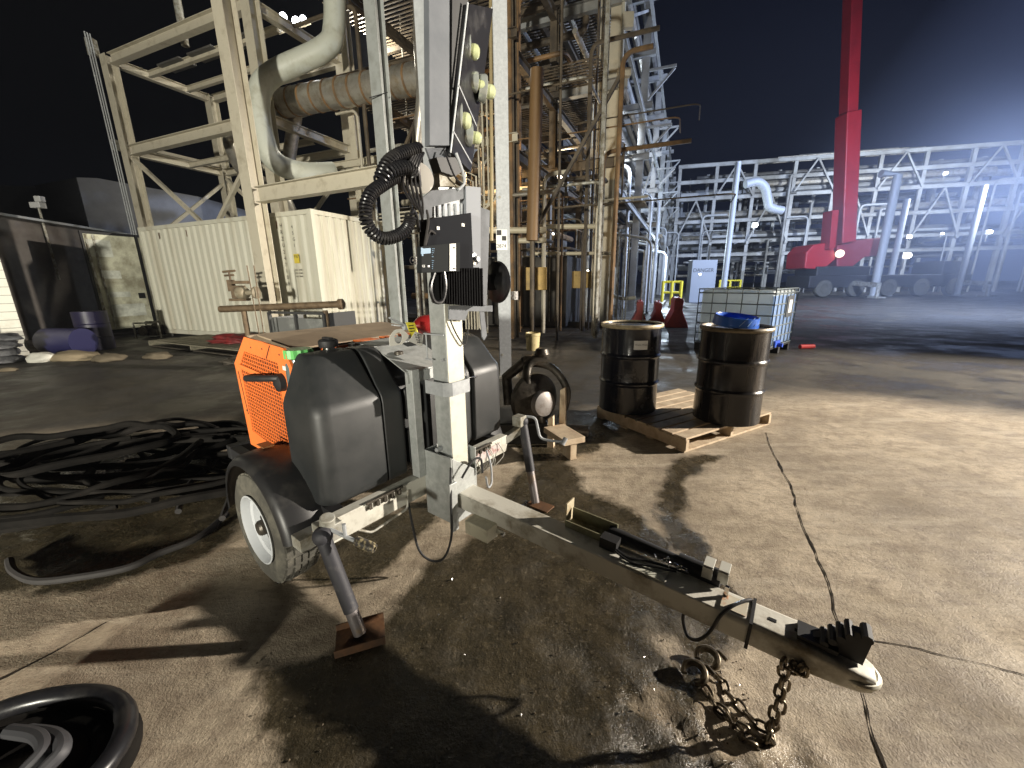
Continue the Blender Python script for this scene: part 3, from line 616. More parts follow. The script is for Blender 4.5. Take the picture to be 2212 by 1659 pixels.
# tow safety box under the tongue, wiring
ub = MB(); ub.box(T(.43, -.075, .285), (.14, .075, .07), TA); ub.build('junction_box', mat('cream_box', (.55, .52, .40), .55, 0, (.35, .31, .22), 20, .5, .7), TR, .003)
ub = MB(); ub.box(T(.285, -.11, .36), (.012, .05, .26), TA); ub.build('hinge_plate', galv, TR, .003)
ub = MB(); ub.tube([T(.50, -.04, .28), T(.54, -.04, .275)], .012, 10); ub.build('box_gland', chrome, TR)
cable([T(.05, -.20, .36), T(.10, -.22, .24), T(.15, -.23, .13), T(.20, -.20, .075), T(.26, -.17, .10), T(.30, -.15, .22), T(.30, -.14, .38), T(.275, -.11, .50), T(.25, -.08, .56)], .006, 'loose_cable', blkm)
cable([T(.29, .10, .46), T(.29, .09, .54), T(.30, .02, .56), T(.30, -.06, .50)], .006, 'loose_cable', blkm)
cable([T(.09, .36, .44), T(.13, .35, .36), T(.16, .32, .27), T(.22, .22, .30), T(.26, .16, .40)], .006, 'galvanised_loop', galvb)
for q in range(6):
    a = random.uniform(.1, .5)
    cable([T(.07, a, .44), T(.10, a+.02, .36), T(.09, a+random.uniform(-.08, .08), .31)], .003, 'wiring', galvd)
# ---- stowed light head around the top of the mast
def quadbox(pts, th):  # pts: four corners; th vector
    return MB().prism(pts, th)
cc = MB()
cc.prism([LP(1005, 402, 0, .27), LP(1037, 405, 0, .27), LP(1037, 588, 0, .27), LP(1008, 588, 0, .27)], VX*.004)
cc.prism([LP(1005, 402, 0, .27), LP(1008, 588, 0, .27), LP(1008, 588, 0, .27)-VX*.04, LP(1005, 402, 0, .27)-VX*.04], VY*.004)
cc.build('head_bracket', mat('bluish_bracket_zinc', (.22, .235, .26), .7, .1, (.22, .235, .255), 20, .35, .7), mast)
cc = MB(); a, b, c, d = LP(1037, 448, 0, .25), LP(1057, 455, 0, .25), LP(1050, 660, 0, .25), LP(1026, 655, 0, .25)
cc.prism([a, b, c, d], VX*.004); b2 = b-VX*.03; cc.prism([b, b2, c-VX*.03, c], VY*.003); cc.build('head_side_rail', galvk, mast)
cc = MB(); cc.lathe([(.0005, .03), (.012, .03), (.014, .022), (.014, .012), (.026, .010), (.028, .0)], LP(1023, 560, 0, .275), VX, 18); cc.build('pivot_bolt', chrome, mast)
cc = MB(); cc.prism([LP(930, 412, 0, .26), LP(905, 432, 0, .26), LP(905, 455, 0, .26), LP(1005, 428, 0, .26), LP(1005, 405, 0, .26)], VX*.006); cc.prism([LP(905, 430, 0, .262), LP(930, 425, 0, .262), LP(930, 470, 0, .262), LP(905, 475, 0, .262)], VX*.01); cc.build('head_yoke', galvk, mast)
cc = MB(); cc.prism([LP(935, 425, 0, .245), LP(1003, 410, 0, .245), LP(1003, 470, 0, .245), LP(935, 470, 0, .245)], VX*.008)
for q in range(5): p_ = LP(945+q*13, 440, 0, .256); cc.tube([p_, p_-VZ*.05], .006, 8)
cc.build('sheave_plate', galvb, mast)
sh = MB(); p_ = LP(903, 385, 0, .27); sh.lathe([(.06, 0), (.06, .006), (.02, .012), (.0005, .012)], p_, VX-VY*.5+VZ*.2, 26); sh.build('pulley_cap', mat('pale_pulley', (.62, .60, .54), .4), mast)
# black heat sink block with label
hs = MB(); hs.prism([LP(905, 476, 0, .262), LP(1000, 462, 0, .262), LP(1006, 585, 0, .262), LP(905, 585, 0, .262)], VX*.05); ps_ = hs.build('power_supply', mat('anodised_black', (.010, .011, .014), .85), mast, .003)
hf = MB()
for q in range(17):
    a = LP(932+q*5.6, 580, 0, .262); b = LP(934+q*5.6, 655+q*.4, 0, .262); hf.prism([a, a+VY*.006, b+VY*.006, b], VX*.055)
hf.prism([LP(930, 578, 0, .26), LP(1028, 578, 0, .26), LP(1028, 656, 0, .26), LP(932, 652, 0, .26)], VX*.02); hf.build('heat_sink', mat('heat_sink_black', (.004, .004, .0045), .9), ps_)
cable([LP(938, 590, 0, .33), LP(930, 620, 0, .34), LP(938, 650, 0, .34), LP(955, 650, 0, .34), LP(962, 620, 0, .34), LP(958, 585, 0, .335)], .008, 'power_lead', blkg, mast)
cable([LP(940, 505, 0, .32), LP(928, 500, 0, .325), LP(918, 530, 0, .33), LP(925, 480, 0, .33), LP(922, 455, 0, .3)], .005, 'power_lead', greyrub, mast)
sm = MB()
for x_, y_ in ((946, 493), (1000, 486)): sm.box(LP(x_, y_, 0, .314), (.004, .014, .012), TA)
sm.build('terminal', whitet, ps_)
pb = MB(); pb.prism([LP(900, 533, 0, .315), LP(984, 524, 0, .315), LP(984, 587, 0, .315), LP(900, 590, 0, .315)], VX*.028); dr = pb.build('driver_box', mat('charcoal_casing', (.020, .022, .023), .9), mast, .003)
wb = MB(); wb.prism([LP(971, 527, 0, .345), LP(984, 526, 0, .345), LP(984, 585, 0, .345), LP(971, 585, 0, .345)], VX*.002); wb.build('end_plate', whitet, dr)
hx_ = MB()
for y_ in (535, 580): hx_.box(LP(981, y_, 0, .3485), (.002, .012, .006), TA)
hx_.build('mounting_slot', lblk, dr)
def text(s, size, loc, X, Y, m, parent, name='lettering', ext_=.0006, align='LEFT'):
    cu = bpy.data.curves.new(name, 'FONT'); cu.body = s; cu.size = size; cu.extrude = ext_; cu.align_x = align
    o = bpy.data.objects.new(name, cu); COL.objects.link(o)
    bpy.context.view_layer.update(); dg = bpy.context.evaluated_depsgraph_get(); me_ = bpy.data.meshes.new_from_object(o.evaluated_get(dg)); bpy.data.objects.remove(o); bpy.data.curves.remove(cu)
    X = Vector(X).normalized(); Y = Vector(Y).normalized(); Z = X.cross(Y); mw = Matrix(((X.x, Y.x, Z.x, loc[0]), (X.y, Y.y, Z.y, loc[1]), (X.z, Y.z, Z.z, loc[2]), (0, 0, 0, 1)))
    me_.transform(rootmat(parent).inverted() @ mw); me_.materials.clear(); me_.materials.append(m)
    t_ = bpy.data.objects.new(name, me_); COL.objects.link(t_); t_.parent = parent; return t_
tl_ = LP(911, 552, 0, .3445); 
lg = MB(); lg.prism([LP(909, 537, 0, .3435), LP(930, 536, 0, .3435), LP(930, 547, 0, .3435), LP(909, 549, 0, .3435)], VX*.0012); lg.prism([LP(909, 535, 0, .3435), LP(913, 535, 0, .3435), LP(914, 553, 0, .3435), LP(911, 553, 0, .3435)], VX*.0014); lg.build('maker_panel', lblb, dr)
for i, s_ in enumerate(('ull lllll', 'llll ill', 'lll lll', 'll', 'lllil', '', 'lll llll', 'lllil', 'lllll', 'lllll', 'llll')):
    if s_: text(s_.replace('l', 'I').replace('u', 'H').replace('i', 'T'), .0052, LP(933, 538+i*4.3, 0, .3442), VY, VZ, lblb, dr)
text('CE', .012, LP(912, 577, 0, .3442), VY, VZ, lblw, dr)
sq = MB(); sq.prism([LP(924, 573, 0, .3435), LP(928, 573, 0, .3435), LP(928, 577, 0, .3435), LP(924, 577, 0, .3435)], VX*.0012); sq.build('approval_mark', lblw, dr)
# latch arm and cable guide below the head
am_ = MB(); a = LP(968, 663, 0, .25); b = LP(1062, 672, 0, .25); am_.prism([LP(968, 660, 0, .25), LP(1062, 660, 0, .25), LP(1062, 673, 0, .25), LP(1010, 672, 0, .25), LP(1003, 692, 0, .25), LP(968, 690, 0, .25)], VX*.006)
am_.prism([LP(1035, 672, 0, .245), LP(1044, 672, 0, .245), LP(1050, 725, 0, .245), LP(1044, 735, 0, .245), LP(1040, 728, 0, .245)], VX*.006); am_.build('latch_arm', galvk, mast)
cable([LP(972, 690, 0, .25), LP(985, 720, 0, .25), LP(1003, 745, 0, .25), LP(1010, 720, 0, .25), LP(1010, 690, 0, .25)], .0035, 'release_cable', greyrub, mast)
lm = MB(); lp_ = LP(1064, 610, 0, .16); lm.lathe([(.03, -.02), (.05, 0), (.105, .02), (.11, .035), (.10, .045), (.0005, .035)], lp_, (VY*1.0+VX*.25).normalized(), 26); lm.box(lp_-VY*.03, (.06, .05, .08), TA); lamp1 = lm.build('winch_drum', blkg, mast)
lmc = MB(); lmc.lathe([(.0005, .05), (.035, .046), (.045, .036)], lp_, (VY*1.0+VX*.25).normalized(), 16); lmc.build('winch_hub', chrome, lamp1)
# tall grey housing and LED panels at the top
hg = MB(); hg.prism([LP(914, -40, 0, .24), LP(960, -40, 0, .24), LP(960, 318, 0, .24), LP(917, 318, 0, .24)], VX*.03); hg.prism([LP(916, 320, 0, .24), LP(960, 320, 0, .24), LP(965, 345, 0, .22), LP(925, 345, 0, .22)], VX*.01)
lh = hg.build('lamp_housing', mat('blue_grey_casing', (.12, .13, .145), .7, .1, (.09, .10, .115), 8, .4, .7), TR, .003)
lh2 = MB(); lh2.prism([LP(962, -40, 0, .21), LP(1000, -40, 0, .21), LP(968, 335, 0, .21), LP(960, 318, 0, .21)], VX*.04); lh2.build('housing_recess', blkm, lh)
lh3 = MB(); q0, q1, q2, q3 = LP(1003, 10, 0, .25), LP(1055, 20, 0, .15), LP(1008, 372, 0, .15), LP(966, 332, 0, .25)
lh3.prism([q0, q1, q2, q3], (VX*.02+VY*.01)); ledp = lh3.build('led_panel', blkg, lh)
for (px_, py_, rr_) in ((992, 255, .062), (1016, 292, .048), (1046, 192, .055), (1028, 178, .040), (1010, 105, .055)):
    c = LP(px_, py_, 0, .215); nrm = (VY*.80+VX*.60-VZ*.05).normalized(); le = MB()
    le.lathe([(rr_*.9, -.03), (rr_, 0), (rr_*.96, .006), (rr_*.8, .008), (rr_*.62, .002), (.0005, 0)], c, nrm, 26); lo = le.build('reflector', mat('lamp_reflector', (.62, .66, .62), .22, .6) if 'lamp_reflector' not in bpy.data.materials else bpy.data.materials['lamp_reflector'], ledp)
    le = MB(); le.lathe([(rr_*.52, .0), (rr_*.54, .03), (rr_*.48, .042), (rr_*.3, .05), (.0005, .053)], c+VZ*-.008, nrm, 22); le.build('lens', lens, ledp)
ed = MB(); ed.bar(q0+VX*.02, q3+VX*.02, .004, .006); ed.bar(q1+VX*.02, q2+VX*.02, .004, .006); ed.bar(q0.lerp(q3, .55)+VX*.024, q1.lerp(q2, .72)+VX*.024, .003, .008); ed.bar(q0.lerp(q3, .86)+VX*.024, q1.lerp(q2, .95)+VX*.024, .003, .008); ed.build('panel_edge', galvb, ledp)
jb_ = MB(); jb_.prism([LP(925, 345, 0, .22), LP(965, 345, 0, .22), LP(985, 372, 0, .22), LP(965, 385, 0, .22), LP(935, 375, 0, .22)], VX*.05); jb_.build('tilt_joint', blkm, lh)
kk = MB(); kk.prism([LP(938, 375, 0, .22), LP(975, 375, 0, .22), LP(972, 405, 0, .22), LP(940, 405, 0, .22)], VX*.03); kk.build('tilt_bracket', galvd, lh)
cable([LP(985, 330, 0, .27), LP(1000, 372, 0, .27), LP(1003, 395, 0, .27), LP(990, 410, 0, .27)], .006, 'lamp_lead', galvb, lh)
cable([LP(960, 325, 0, .27), LP(975, 365, 0, .27), LP(985, 385, 0, .27), LP(1002, 400, 0, .27)], .004, 'lamp_lead', blkg, lh)
# stretch cord (coiled cable)
def coil(path, rad, r, turns, name, parent):
    P = smoothpath(path, 24); L_ = [0]
    for i in range(1, len(P)): L_.append(L_[-1]+(P[i]-P[i-1]).length)
    tot = L_[-1]; n = turns*12; out = []; prev = None; j = 0
    for i in range(n+1):
        s_ = tot*i/n
        while j < len(L_)-2 and L_[j+1] < s_: j += 1
        t = (s_-L_[j])/max(1e-9, L_[j+1]-L_[j]); p = P[j].lerp(P[j+1], t); d = (P[j+1]-P[j]).normalized()
        u = Vector((0, 0, 1)) if prev is None else prev
        if prev is None: u = VX
        u = (u-d*u.dot(d)).normalized(); prev = u; v = d.cross(u); a = 6.283*i/12
        out.append(p+u*(rad*math.cos(a))+v*(rad*math.sin(a)))
    return MB().tube(out, r, 6).build(name, blkg, parent)
coil([LP(905, 322, 0, .30), LP(868, 332, 0, .31), LP(838, 352, 0, .32), LP(822, 388, 0, .32), LP(840, 372, 0, .34), LP(880, 362, 0, .34), LP(892, 378, 0, .33)], .020, .0046, 34, 'coiled_cable', mast)
coil([LP(858, 380, 0, .31), LP(825, 400, 0, .32), LP(800, 420, 0, .33), LP(789, 455, 0, .33), LP(797, 492, 0, .33), LP(824, 514, 0, .33), LP(856, 510, 0, .33), LP(880, 492, 0, .33), LP(887, 465, 0, .33)], .0185, .0046, 46, 'coiled_cable', mast)
cable([LP(887, 465, 0, .33), LP(893, 455, 0, .33), LP(900, 470, 0, .32), LP(905, 500, 0, .3)], .007, 'cable_tail', blkg, mast)
for q in range(5):
    cable([LP(895+q*5, 330, 0, .31), LP(880+q*6, 360, 0, .33), LP(870+q*9, 395, 0, .32), LP(885+q*7, 430+q*3, 0, .3), LP(912, 455+q*6, 0, .28)], .005, 'cable_bundle', blkg, mast)
gs = MB(); p_ = LP(893, 372, 0, .31)
for q in range(7): a = q*.9; gs.tube([p_+VY*(.02*math.cos(a))+VZ*.045, p_+VY*(.025*math.cos(a+.3))-VZ*.045], .009, 8)
gs.build('cable_gland', blkg, mast)
# ---- extinguisher and tags on the top plate
EX = thing('fire_extinguisher', 'dark red fire extinguisher lying on top of the trailer behind the mast', 'extinguisher', tuple(T(-.25, .12, 1.13)))
e = MB(); c0 = LP(905, 703, 0, -.05); c1 = c0+(VY*.9+VX*.1)*.34; dd = (c1-c0).normalized(); e.lathe([(.012, -.05), (.014, -.03), (.028, -.015), (.045, .01), (.05, .03), (.05, .19), (.04, .205), (.0005, .21)], c0, dd, 24); e.build('cylinder', ext, EX)
e = MB(); e.tube([c0-dd*.05, c0-dd*.09], .016, 10); e.bar(c0-dd*.07, c0-dd*.16+VZ*.05, .02, .008); e.bar(c0-dd*.07+VZ*.0, c0-dd*.15+VZ*.015, .018, .006); e.build('valve_handle', galvb, EX)
yt = MB(); yt.prism([LP(876, 696, 0, .02), LP(895, 697, 0, .02), LP(904, 722, 0, .02), LP(888, 728, 0, .02)], VX*.003); o = yt.build('yellow_tag', yelt, EX)
for q in range(3): ln_ = MB(); ln_.prism([LP(882+q, 703+q*6, 0, .0235), LP(893+q, 702+q*6, 0, .0235), LP(894+q, 704+q*6, 0, .0235), LP(883+q, 705+q*6, 0, .0235)], VX*.0005); ln_.build('tag_print', lblk, o)
TG = thing('inspection_tag', 'white card hang tag with round hole beside the yellow tag', 'tag', tuple(LP(860, 745, 0, .02)))
w_ = MB(); pts = [(840, 728), (852, 712), (868, 710), (885, 726), (868, 744), (842, 748)]; hc = (860, 730); hr = (8.5, 12)
N_ = 24; out = []; inn = []
for k_ in range(N_):
    a = 6.283*k_/N_; inn.append(LP(hc[0]+hr[0]*math.cos(a), hc[1]+hr[1]*math.sin(a), 0, .03)); 
    # intersect ray with polygon outline
    best = None
    for i in range(len(pts)):
        (x1, y1), (x2, y2) = pts[i], pts[(i+1) % len(pts)]; dx, dy = math.cos(a), math.sin(a); det = dx*(y1-y2)-dy*(x1-x2)
        den = dx*(y2-y1)-dy*(x2-x1)
        if abs(den) < 1e-9: continue
        t = ((x1-hc[0])*(y2-y1)-(y1-hc[1])*(x2-x1))/den; u = ((x1-hc[0])*dy-(y1-hc[1])*dx)/den
        if t > 0 and -.001 <= u <= 1.001 and (best is None or t < best): best = t
    out.append(LP(hc[0]+best*math.cos(a), hc[1]+best*math.sin(a), 0, .03))
for k_ in range(N_):
    j = (k_+1) % N_; w_.prism([inn[k_], out[k_], out[j], inn[j]], VX*.002)
w_.build('card', whitet, TG)
T2 = thing('inspection_tag', 'white printed card tag leaning against the galvanised mast', 'tag', tuple(LP(905, 735, 0, .05)))
w_ = MB(); w_.prism([LP(882, 737, 0, .06), LP(897, 716, 0, .05), LP(914, 723, 0, .05), LP(911, 749, 0, .06)], VX*.002); card = w_.build('card', whitet, T2)
for i in range(4): text('IIII HIII'[:9-i], .009, LP(895-i*1.5+i*3.5, 724+i*5.5, 0, .0645), VY*1+VZ*-.35, VZ+VY*.35, lblk, card)

# ---- safety chains and hooks
CH = thing('safety_chain', 'pair of steel safety chains hanging from the tongue and piled on the mud', 'chain', tuple(D(1650, 1600)))
def chain(path, size, name, parent, m):
    P = smoothpath(path, 10); pts = [P[0]]; acc = 0; step = size*1.25
    for i in range(1, len(P)):
        seg = (P[i]-P[i-1]); L_ = seg.length
        while acc+L_ >= step:
            t = (step-acc)/L_; np_ = P[i-1]+seg*t; pts.append(np_); P[i-1] = np_; seg = P[i]-np_; L_ = seg.length; acc = 0
        acc += L_
    mb_ = MB()
    for i in range(len(pts)-1):
        c = (pts[i]+pts[i+1])/2; d = (pts[i+1]-pts[i]).normalized(); u = d.orthogonal().normalized(); v = d.cross(u); a = (i % 2)*1.57+random.uniform(-.3, .3); s_ = u*math.cos(a)+v*math.sin(a)
        h = size*.55; w2 = size*.42; pp = arc(c+d*h*.55, w2, -1.57, 1.57, d, s_, 6)+arc(c-d*h*.55, w2, 1.57, 4.71, d, s_, 6)
        mb_.tube(pp, size*.17, 6, closed=True)
    return mb_.build(name, m, parent)
up_ = LP(1692, 1424, 1, -.03)
g = lambda x, y, z=.012: Vector(D(x, y, z))
chain([up_, g(1690, 1470, .20), g(1672, 1540, .09), g(1662, 1590, .02), g(1640, 1610, .012), g(1600, 1590), g(1575, 1545), g(1540, 1520), g(1530, 1490), g(1508, 1478)], .030, 'chain_run', CH, chainm)
chain([up_+VX*.05+VZ*.01, g(1700, 1460, .21), g(1685, 1530, .10), g(1668, 1575, .03), g(1630, 1560), g(1600, 1525), g(1570, 1495), g(1560, 1470), g(1535, 1445)], .030, 'chain_run', CH, chainm)
chain([g(1545, 1530), g(1570, 1555), g(1610, 1575), g(1655, 1605), g(1672, 1595, .02), g(1660, 1575)], .028, 'chain_run', CH, chainm)
chain([up_+VX*.02, up_+VX*.06-VZ*.02, LP(1735, 1440, 1, -.03), LP(1738, 1425, 1, -.01)], .028, 'chain_run', CH, chainm)
for (x, y) in ((1500, 1453), (1528, 1422)):
    c = g(x, y, .022); hk = MB(); X_ = Vector((-.75, .66, 0)).normalized(); Y_ = (Vector((.66, .75, .35))).normalized()
    hk.tube(arc(c, .036, -.6, 4.4, X_, Y_, 16), [.011]*3+[.013]*11+[.009]*3, 10); hk.tube([c-X_*.0+Y_*.03, c+X_*-.03+Y_*.045, c-X_*.06+Y_*.03], .008, 8); hk.build('hook', chainm, CH)

# ------------------------------------------------------------------ drums on the pallet
pc = np.array([(1290, 900)]); A0 = Vector(D(1290, 902)); B0 = Vector(D(1480, 980)); C0 = Vector(D(1640, 918))
ux = (B0-A0).normalized(); uy = (C0-B0).normalized(); lx = 1.10; ly = 1.28
def pallet(name, label, org, X, Y, lx, ly, m, m2=None, h=.13, group=None, nb=8):
    X = Vector(X).normalized(); Y = Vector(Y); Y = (Y-X*Y.dot(X)).normalized()
    t = thing(name, label, 'pallet', tuple(org), 0, group)
    o = Vector(org); ax = (X, Y, VZ)
    # stringers run along Y, deck boards run along X
    for i in range(3):
        s_ = MB(); s_.box(o+X*(.02+(lx-.04)*i/2)+Y*(ly/2)+VZ*(h/2), (.038, ly, h-.04), ax); s_.build('stringer', m, t, .003)
    w = ly/nb
    for i in range(nb):
        b = MB(); jit = random.uniform(-.008, .008); b.box(o+X*(lx/2+jit)+Y*(w*(i+.5))+VZ*(h-.010), (lx, w*.86, .018), ax); b.build('deck_board', m, t, .002)
    for i in range(4):
        b = MB(); b.box(o+X*(lx/2)+Y*(ly*(.05+.3*i))+VZ*(.011), (lx, .09, .017), ax); b.build('bottom_board', m2 or m, t, .002)
    return t
# origin at the corner nearest the camera (B0); deck boards along ux direction
PX = (A0-B0).normalized(); PY = (C0-B0); PY = (PY-PX*PY.dot(PX)).normalized()
pallet('pallet', 'wooden pallet with pale boards under the two black drums', B0, PY, PX, 1.30, 1.10, wood, None, .135)
def drum(name, label, c, body, rim, open_=False):
    t = thing(name, label, 'drum', tuple(c), 0); R = .285; H = .87
    b = MB(); pr = [(.0005, .012), (.27, .012), (.275, 0), (R, .004), (R, .03)]
    for zc in (.30, .57):
        pr += [(R-.002, zc-.03), (R, zc-.02), (R+.010, zc-.006), (R+.010, zc+.006), (R, zc+.02), (R-.002, zc+.03)]
    pr += [(R-.002, .80), (R, .845)]
    b.lathe(pr, c, VZ, 56); b.build('drum_body', body, t)
    r = MB(); r.lathe([(R-.004, .835), (R+.012, .842), (R+.018, .858), (R+.012, .875), (R-.004, .876), (R-.010, .866), (R-.012, .85)], c, VZ, 56); r.build('rim', rim, t)
    l_ = MB(); z = .80 if open_ else .852; l_.lathe([(.0005, z), (.15, z+.004), (R-.014, z), (R-.009, .866)], c, VZ, 56); l_.build('lid', body if not open_ else iron, t)
    return t
dl = Vector(D(1372, 868, .137)); drr = Vector(D(1574, 885, .137))
dl = Vector((1.20, 3.98, .137)); drr = Vector((2.04, 3.62, .137))
d1 = drum('drum', 'shiny black steel drum with white label and pale dusty rim', dl, drumb, rimy)
d2 = drum('drum', 'rust streaked black steel drum with a blue plastic lid ring on top', drr, drumr, mat('brown_drum_rim', (.20, .16, .10), .5, .2, (.10, .08, .05), 18, .4, .7))
# label on drum 1
a0 = math.atan2(0-dl.y, 0-dl.x)+.33; lbm = MB(); vs = []; wdt = .13/.285
for j in range(2):
    for i in range(7): a = a0-wdt/2+wdt*i/6; vs.append(Vector((dl.x+.289*math.cos(a), dl.y+.289*math.sin(a), dl.z+.735-.085*j)))
lbm.add(vs, [(i, i+1, 8+i, 7+i) for i in range(6)], True); lab = lbm.build('paper_label', lblw, d1)
# pick orientation for the lettering
tx = Vector((-math.sin(a0), math.cos(a0), 0)); 
if tx.dot(Vector((1, 0, 0))) < 0: tx = -tx
text('Waste-Water', .022, Vector((dl.x+.291*math.cos(a0), dl.y+.291*math.sin(a0), dl.z+.69))-tx*.058, tx, VZ, mat('grey_print', (.25, .25, .25), .6), lab)
bt = thing('lid_ring', 'bright blue plastic ring lying on the rust streaked drum', 'plastic ring', tuple(drr+VZ*.87))
b = MB(); cb = drr+Vector((-.06, -.08, .885)); secs = []
b.lathe([(.175, .0), (.185, .005), (.178, .085), (.170, .088), (.166, .08), (.168, .01), (.0005, .008)], cb, Vector((.06, -.10, 1)), 30); b.build('ring_wall', bluep, bt)
s_ = MB()
for q in range(4):
    a = -1.9+q*.35; p1 = cb+Vector((.187*math.cos(a), .187*math.sin(a), .01)); p2 = cb+Vector((.184*math.cos(a+.35), .184*math.sin(a+.35), .08)); s_.tube([p1, p2], .003, 5)
s_.build('scuff_strap', mat('pale_blue_strap', (.3, .5, .8), .4), bt)
# ------------------------------------------------------------------ IBC tote
IC = Vector((4.72, 7.25, 0)); iL = Vector((-.66, .75, 0)).normalized(); iR = Vector((.75, .66, 0)).normalized()
def tote(name, label, org, X, Y, m1, m2, lx=1.36, ly=1.36):
    t = thing(name, label, 'tank', tuple(org)); ax = (X, Y, VZ); o = Vector(org)
    b = MB(); b.box(o+X*lx/2+Y*ly/2+VZ*.70, (lx-.07, ly-.07, 1.03), ax); bo = b.build('plastic_bottle', m1, t, .06, 4)
    f = MB(); f.box(o+X*lx/2+Y*.022+VZ*.66, (lx*.93, .02, .92), ax); f.build('blue_light_slab', m2, t, .01)  # slab whose blue colour stands in for bluish lamp light
    c = MB()
    for z in (.18, .36, .56, .76, .96, 1.16, 1.235):
        c.tube([o+VZ*z, o+X*lx+VZ*z, o+X*lx+Y*ly+VZ*z, o+Y*ly+VZ*z], .011, 6, closed=True)
    for i in range(7):
        for q in (o+X*lx*i/6, o+X*lx*i/6+Y*ly): c.tube([q+VZ*.15, q+VZ*1.235], .010, 6)
    for i in range(6):
        for q in (o+Y*ly*i/5, o+Y*ly*i/5+X*lx): c.tube([q+VZ*.15, q+VZ*1.235], .010, 6)
    c.build('cage', cage, t)
    p = MB()
    for q in (0, .5, 1): p.box(o+X*(lx*q*.9+.06)+Y*ly/2+VZ*.07, (.10, ly, .13), ax)
    p.box(o+X*lx/2+Y*ly/2+VZ*.145, (lx, ly, .02), ax); p.build('tote_pallet', blkm, t)
    pm = MB(); pm.box(o+X*lx*.66-Y*.018+VZ*.90, (.40, .006, .40), ax); po = pm.build('id_plate', mat('dark_plate', (.06, .065, .07), .5), t)
    pm = MB(); pm.box(o+X*lx*.66-Y*.023+VZ*.90, (.18, .003, .24), ax); pm.build('id_card', lblw, po)
    v = MB(); v.box(o+X*lx*.30-Y*.015+VZ*.22, (.30, .05, .12), ax); v.tube([o+X*lx*.3+VZ*.2, o+X*lx*.3-Y*.12+VZ*.2], .04, 12); v.build('valve', mat('deep_blue_valve', (.03, .08, .45), .35), t, .005)
    tp = MB(); tp.lathe([(.11, 0), (.11, .03), (.0005, .035)], o+X*lx/2+Y*ly/2+VZ*1.215, VZ, 20); tp.build('tank_lid', blkm, t)
    return t
tote('bulk_tank', 'caged white plastic bulk tank with blue light painted on its front behind the drums', IC, iR, iL, ibc, ibcb)
rl = thing('plastic_debris', 'small red plastic tube lying on the asphalt right of the caged tank', 'debris', tuple(D(1740, 748)))
b = MB(); p_ = Vector(D(1728, 749, .05)); q_ = Vector(D(1758, 748, .05)); b.tube([p_, q_], .045, 10); b.build('tube', mat('bright_red_plastic', (.6, .05, .05), .4), rl)

# ------------------------------------------------------------------ container
CC = np.array([-4.24, 9.13]); cw, cl, chh = 2.45, 6.5, 2.88; z0 = .10
CT = thing('shipping_container', 'cream corrugated shipping container with yellow stickers behind the work table', 'container', (CC[0], CC[1], 0))
def CPt(a, b, z): return PL(CC, -a, b, z)     # a along the long side (to the left), b back
b = MB(); pts = []; N_ = 25
prof = []
for i in range(N_+1):
    s0 = .10+(cl-.2)*i/(N_)
    p_ = (cl-.2)/N_
    prof += [(s0, .0), (s0+p_*.28, .0), (s0+p_*.5, .036), (s0+p_*.78, .036)] if i < N_ else [(s0, 0)]
vs = []
for z in (z0+.12, z0+chh-.10):
    for a, d_ in prof: vs.append(CPt(a, .02+d_, z))
k_ = len(prof); b.add(vs, [(i, i+1, k_+i+1, k_+i) for i in range(k_-1)])
b.build('side_wall', cream, CT)
b = MB(); vs = []; prof = []
for i in range(12):
    p_ = (cw-.2)/11.; s0 = .1+p_*i; prof += [(s0, 0), (s0+p_*.4, 0), (s0+p_*.55, .045), (s0+p_*.9, .045)] if i < 11 else [(s0, 0)]
for z in (z0+.12, z0+chh-.10):
    for a, d_ in prof: vs.append(CPt(.02+d_, a, z))
k_ = len(prof); b.add(vs, [(i, i+1, k_+i+1, k_+i) for i in range(k_-1)]); b.build('end_wall', cream, CT)
for a, q in ((0.05, .05), (cl-.05, .05), (.05, cw-.05), (cl-.05, cw-.05)): MB().box(CPt(a, q, z0+chh/2), (.10, .10, chh), (Vector((*E1, 0)), Vector((*E2, 0)), VZ)).build('corner_post', cream, CT, .006)
b = MB()
for z, h in ((z0+.06, .12), (z0+chh-.05, .10)):
    b.bar(CPt(.102, .05, z), CPt(cl-.102, .05, z), .08, h-.004); b.bar(CPt(.102, cw-.05, z), CPt(cl-.102, cw-.05, z), .08, h-.004); b.bar(CPt(.05, .102, z), CPt(.05, cw-.102, z), .08, h-.004); b.bar(CPt(cl-.05, .102, z), CPt(cl-.05, cw-.102, z), .08, h-.004)
b.build('rail', cream, CT, .005)
b = MB(); b.box(CPt(cl/2, cw/2, z0+chh-.03), (cl-.05, cw-.05, .02), (Vector((*E1, 0)), Vector((*E2, 0)), VZ)); b.build('roof', cream, CT)
b = MB(); b.box(CPt(cl/2, cw-.06, z0+chh/2), (cl-.2, .03, chh-.2), (Vector((*E1, 0)), Vector((*E2, 0)), VZ)); b.build('side_wall', cream, CT)
b = MB(); b.box(CPt(cl/2, cw/2, z0/2), (cl-.6, .25, z0), (Vector((*E1, 0)), Vector((*E2, 0)), VZ)); b.build('skid_block', woodd, CT)
f1, f2 = Vector((*E1, 0)), Vector((*E2, 0))
b = MB(); b.box(CPt(.62, .012, 1.98), (.16, .004, .20), (f1, f2, VZ)); yk = b.build('height_sticker', mat('yellow_sticker', (.60, .48, .06), .5), CT)
text('9\'6"', .10, CPt(.69, .009, 1.99), f1, VZ, lblk, yk)
for i, ch_ in enumerate('HRZU247108'): text(ch_, .12, CPt(1.02, .016, 2.66-.14*i), f1, VZ, lblk, CT)
for i, ch_ in enumerate('45G1'): text(ch_, .10, CPt(.66, .016, 2.62-.13*i), f1, VZ, lblk, CT)
